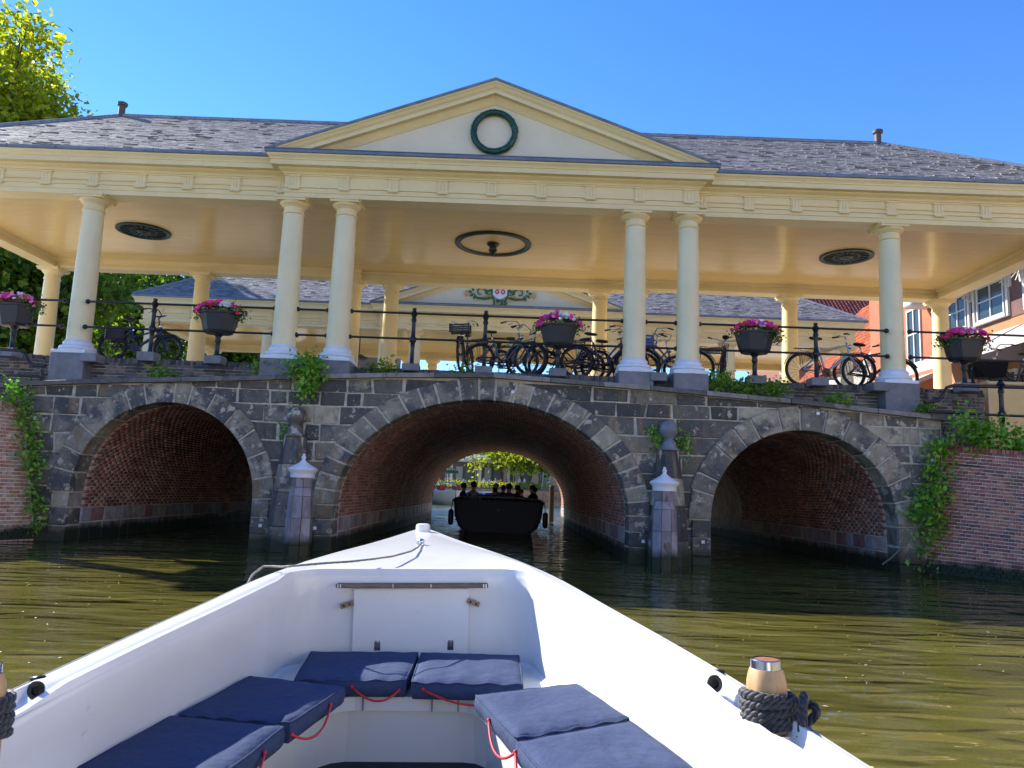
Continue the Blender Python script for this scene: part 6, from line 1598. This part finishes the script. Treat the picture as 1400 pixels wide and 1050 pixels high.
for r_ in range(NR):
    f0, f1 = r_/NR, (r_+1.2)/NR
    x0_, x1_ = 17.3+3.9*f0, 25.1-3.9*f0; y0_, y1_ = 21.0+2.6*f0, 21.0+2.6*f1; za, zb = 7.93+4.65*f0, 7.93+4.65*f1; x = x0_
    while x < x1_: pantile((x+.01, y0_, za), (min(x+.2, x1_), y0_, za), (x+.01, y1_, zb), (min(x+.2, x1_), y1_, zb), (0, -.87, .49)); x += .21
    y = 21.0+2.6*f0; xa, xb = 17.3+3.9*f0, 17.3+3.9*f1
    while y < 30.1: pantile((xa, y+.2, za), (xa, y+.01, za), (xb, y+.2, zb), (xb, y+.01, zb), (-.77, 0, .64)); y += .21
tag(m.build('roof_tile', M_tile, rf, world=True, recalc=False), kind='stuff')
m = MB(); m.tube([(17.2, 20.9, 7.95), (21.2, 23.6, 12.7)], .11, 6); m.build('hip_cap', M_fr, t, world=True)
m = MB(); m.tube([(25.2, 20.9, 7.95), (21.2, 23.6, 12.7)], .11, 6); m.build('hip_cap', M_fr, t, world=True)
m = MB(); m.box(16.9, 25.5, 20.6, 20.95, 7.55, 7.88); m.build('gutter_board', M_fr, t, world=True)
# red roof far back with skylight
t = thing('red_roof_house', 'dark red tiled roof with grey dormer far behind the second hall', 'house', (31, 58, 2.2))
m = MB(); m.box(25, 37, 54, 64, 2.2, 17.0); m.build('wall', mat('brick_dark', (.2, .08, .06), .85), t, world=True)
m = MB(); m.prism([(53.6, 16.8), (64.4, 16.8), (59, 22.3)], 24.7, 37.3, lambda a, b, h: (h, a, b)); rf = m.build('roof', mat('roof_core2', (.12, .03, .025), .8), t, world=True)
M_rt = mat('dark_red_tile', rough=.7, island=True, ramp=[(0, (.13, .022, .018)), (.5, (.20, .035, .025)), (1, (.28, .06, .04))])
m = MB()
for r_ in range(22):
    f0, f1 = r_/22, (r_+1.15)/22; x = 24.7
    while x < 37.2:
        m.add([(x+.02, 53.6+5.4*f0, 16.9+5.5*f0+.06), (x+.17, 53.6+5.4*f0-.02, 16.9+5.5*f0+.14), (x+.33, 53.6+5.4*f0, 16.9+5.5*f0+.06), (x+.33, 53.6+5.4*f1, 16.9+5.5*f1+.03), (x+.17, 53.6+5.4*f1, 16.9+5.5*f1+.08), (x+.02, 53.6+5.4*f1, 16.9+5.5*f1+.03)], [(0, 1, 4, 5), (1, 2, 3, 4), (0, 2, 1)]); x += .35
tag(m.build('roof_tile', M_rt, rf, world=True, recalc=False), kind='stuff')
m = MB(); m.box(27.0, 29.6, 53.9, 57, 17.9, 18.9); m.build('dormer', M_lead, t, world=True)
m = MB(); m.box(27.1, 29.5, 53.8, 53.89, 18.1, 18.75); m.build('dormer_window', mat('dormer_white', (.5, .55, .6), .5), t, world=True)
m = MB(); m.box(33.8, 34.8, 54.1, 55.6, 17.9, 18.9); m.build('skylight', M_glass, t, world=True)
m = MB(); m.box(24.6, 37.4, 53.3, 53.6, 16.6, 16.95); m.build('gutter', M_lead, t, world=True)
# brown building far back left
t = thing('brown_building', 'brown brick block with white windows above the left end of the second hall', 'building', (-24, 60, 2.2))
m = MB(); m.box(-31, -12, 58, 70, 2.2, 19.5); m.build('wall', mat('brown_wall', (.15, .085, .075), .85, noise=(1, .15, 6)), t, world=True)
for k in range(8):
    for zz_ in (16.9, 13.4):
        window(t, 'window', -30.3+k*2.1, -29.0+k*2.1, zz_, zz_+1.7, lambda a, d, z: (a, 58-d, z), 2, .14)
# neighbours that close the street behind the second hall
for i, (x0, x1, y0, h, c, lb) in enumerate([(-40, -31.5, 50, 9, (.3, .14, .1), 'low brick house behind the trees at the far left'), (38, 50, 50, 12, (.4, .3, .22), 'pale brick house far behind on the right')]):
    t = thing('canal_house', lb, 'house', ((x0+x1)/2, y0, 2.2)); m = MB(); m.box(x0, x1, y0, y0+10, 2.2, 2.2+h); m.build('wall', mat('nb_%d' % i, c, .85), t, world=True)
    m = MB(); m.prism([(y0, 2.2+h), (y0+10, 2.2+h), (y0+5, 5.5+h)], x0, x1, lambda a, b, hh_: (hh_, a, b)); m.build('roof', mat('far_roof', (.12, .05, .04), .8), t, world=True)

# ------------------------------------------------------------------ trees left and right
def blobs_r(c, r, n, br, seed, up=0):
    rr = np.random.default_rng(seed); out = []
    for i in range(n):
        d = rr.normal(size=3); d /= np.linalg.norm(d); k = rr.random()**.5; b = br*(.7+.6*rr.random())
        out.append((c[0]+d[0]*r[0]*k, c[1]+d[1]*r[1]*k, c[2]+d[2]*r[2]*k+up, b, b, b*.75))
    return out
tree('lime_tree', 'tall sunlit lime tree reaching over the roof at the top left', -20.5, 15, 2.2, 12, .38, blobs_r((-20.6, 15, 14.8), (3.7, 3.6, 6.0), 30, 1.6, 5), 30000, .25, M_leafL, 'trees behind the halls', 5, .35)
tree('lime_tree', 'broad dark green tree behind the left end column', -19.5, 24, 2.2, 6, .4, blobs_r((-20.5, 24, 8.3), (5.4, 3.5, 4.4), 36, 1.9, 6), 34000, .30, M_leafD, 'trees behind the halls', 6, .4)
tree('lime_tree', 'round green tree left of the brown building', -15.5, 31, 2.2, 5, .35, blobs_r((-15.8, 31, 8.2), (3.4, 3, 4.4), 26, 1.8, 7), 22000, .30, M_leafD, 'trees behind the halls', 7, .4)
tree('lime_tree', 'tree low at the far left behind the flower tub', -17.0, 12.5, 2.2, 4, .25, blobs_r((-17.4, 12.5, 6.6), (3.2, 2.0, 2.9), 18, 1.5, 8), 14000, .26, M_leafD, 'trees behind the halls', 8, .4)
tree('lime_tree', 'tree whose tip shows above the roof at the right edge', 22.6, 14, 2.2, 10, .35, blobs_r((23.3, 14, 12.6), (2.6, 2.6, 3.0), 14, 1.3, 9), 6000, .28, M_leafL, 'trees behind the halls', 9, .35)
leaf_cloud('shrub', [(x_, 30.5, 3.6+random.uniform(0, .5), .9, .7, 1.1) for x_ in np.arange(-11, 12, 1.6)], 6000, .2, M_leafL, None, kind='stuff')
tag(bpy.data.objects['shrub'], 'row of leafy shrubs glimpsed through the second hall', 'shrub')
leaf_cloud('terrace_plants', [(x_, 8.3+random.uniform(-.3, .3), 3.62, .35, .3, .22) for x_ in (-8.2, -5.6, -5.0, -4.3, -2.2, -1.6, 4.2, 4.6, 6.3)], 2200, .11, M_ivy, None, kind='stuff')
tag(bpy.data.objects['terrace_plants'], 'green potted plants on the street between the two halls', 'plants')

# ------------------------------------------------------------------ unseen houses added behind the viewpoint to bounce sunlight onto the shaded facade
for i, (x0, x1, y0, y1, h, c, lb) in enumerate([
        (25, 35, -30, -18, 11, (.74, .64, .48), 'cream plastered house added unseen on the right quay to bounce sunlight'), (25, 35, -42, -30.2, 12, (.72, .60, .44), 'sand coloured house added unseen on the right quay to bounce sunlight'),
        (25, 35, -54, -42.2, 10, (.78, .73, .64), 'white plastered house added unseen on the right quay to bounce sunlight'), (25, 35, -17.8, -6, 10, (.70, .50, .36), 'pale orange house added unseen on the right quay to bounce sunlight'),
        (-30, -16, -62, -50, 11, (.74, .66, .52), 'cream house added unseen at the left behind the viewpoint to bounce sunlight'), (-15.8, 0, -64, -50, 12, (.78, .71, .60), 'pale stone house added unseen behind the viewpoint to bounce sunlight'),
        (.2, 15, -64, -50, 11, (.72, .61, .47), 'ochre house added unseen behind the viewpoint to bounce sunlight'), (15.2, 30, -66, -54.5, 12, (.76, .69, .57), 'light plastered house added unseen at the right rear corner to bounce sunlight')]):
    t = thing('canal_house', lb, 'house', ((x0+x1)/2, (y0+y1)/2, 1.7), 'unseen houses added for bounced light')
    m = MB(); m.box(x0, x1, y0, y1, -.5, 1.7+h); m.build('wall', mat('bounce_house_wall_%d' % i, c, .85, noise=(1, .1, 5)), t, world=True)
    side = x0 > 24
    m = MB()
    if side: m.prism([(x0-.2, 1.7+h), (x1, 1.7+h), ((x0+x1)/2, 5+h)], y0, y1, lambda a, b, hh_: (a, hh_, b))
    else: m.prism([(y0, 1.7+h), (y1+.2, 1.7+h), ((y0+y1)/2, 5+h)], x0, x1, lambda a, b, hh_: (hh_, a, b))
    m.build('roof', mat('far_roof', (.12, .05, .04), .8), t, world=True)
    for fl_ in (2.6, 6, 9):
        for k in range(4):
            if side: a0 = y0+(y1-y0)*(k+.3)/4; window(t, 'window', a0, a0+1.1, 1.7+fl_, 3.4+fl_, lambda a, d, z: (x0-d, a, z), 2, .1)
            else: a0 = x0+(x1-x0)*(k+.3)/4; window(t, 'window', a0, a0+1.1, 1.7+fl_, 3.4+fl_, lambda a, d, z: (a, y1+d, z), 2, .1)

# ------------------------------------------------------------------ leaves and scum adrift on the canal
rl_ = np.random.default_rng(21); n_ = 420
px = np.where(rl_.random(n_) < .55, rl_.uniform(-9, -2.2, n_), rl_.uniform(2.0, 9, n_)); py = rl_.uniform(-12.5, -1.5, n_)
cl_ = rl_.random(n_) < .5; px[cl_] += .3*rl_.normal(size=cl_.sum()); 
m = MB()
for x, y in zip(px, py):
    s_ = random.uniform(.008, .022); a = random.uniform(0, 6.28); c_, q_ = math.cos(a)*s_, math.sin(a)*s_
    m.add([(x-c_, y-q_, WZ+.005), (x+q_*.5, y-c_*.5, WZ+.008), (x+c_, y+q_, WZ+.005), (x-q_*.5, y+c_*.5, WZ+.008)], [(0, 1, 2, 3)])
tag(m.build('floating_leaves', mat('floating_leaf', rough=.6, island=True, ramp=[(0, (.30, .30, .04)), (.5, (.45, .42, .12)), (1, (.5, .5, .45))]), recalc=False), 'small yellow leaves and specks adrift on the canal water', 'leaves', kind='stuff')
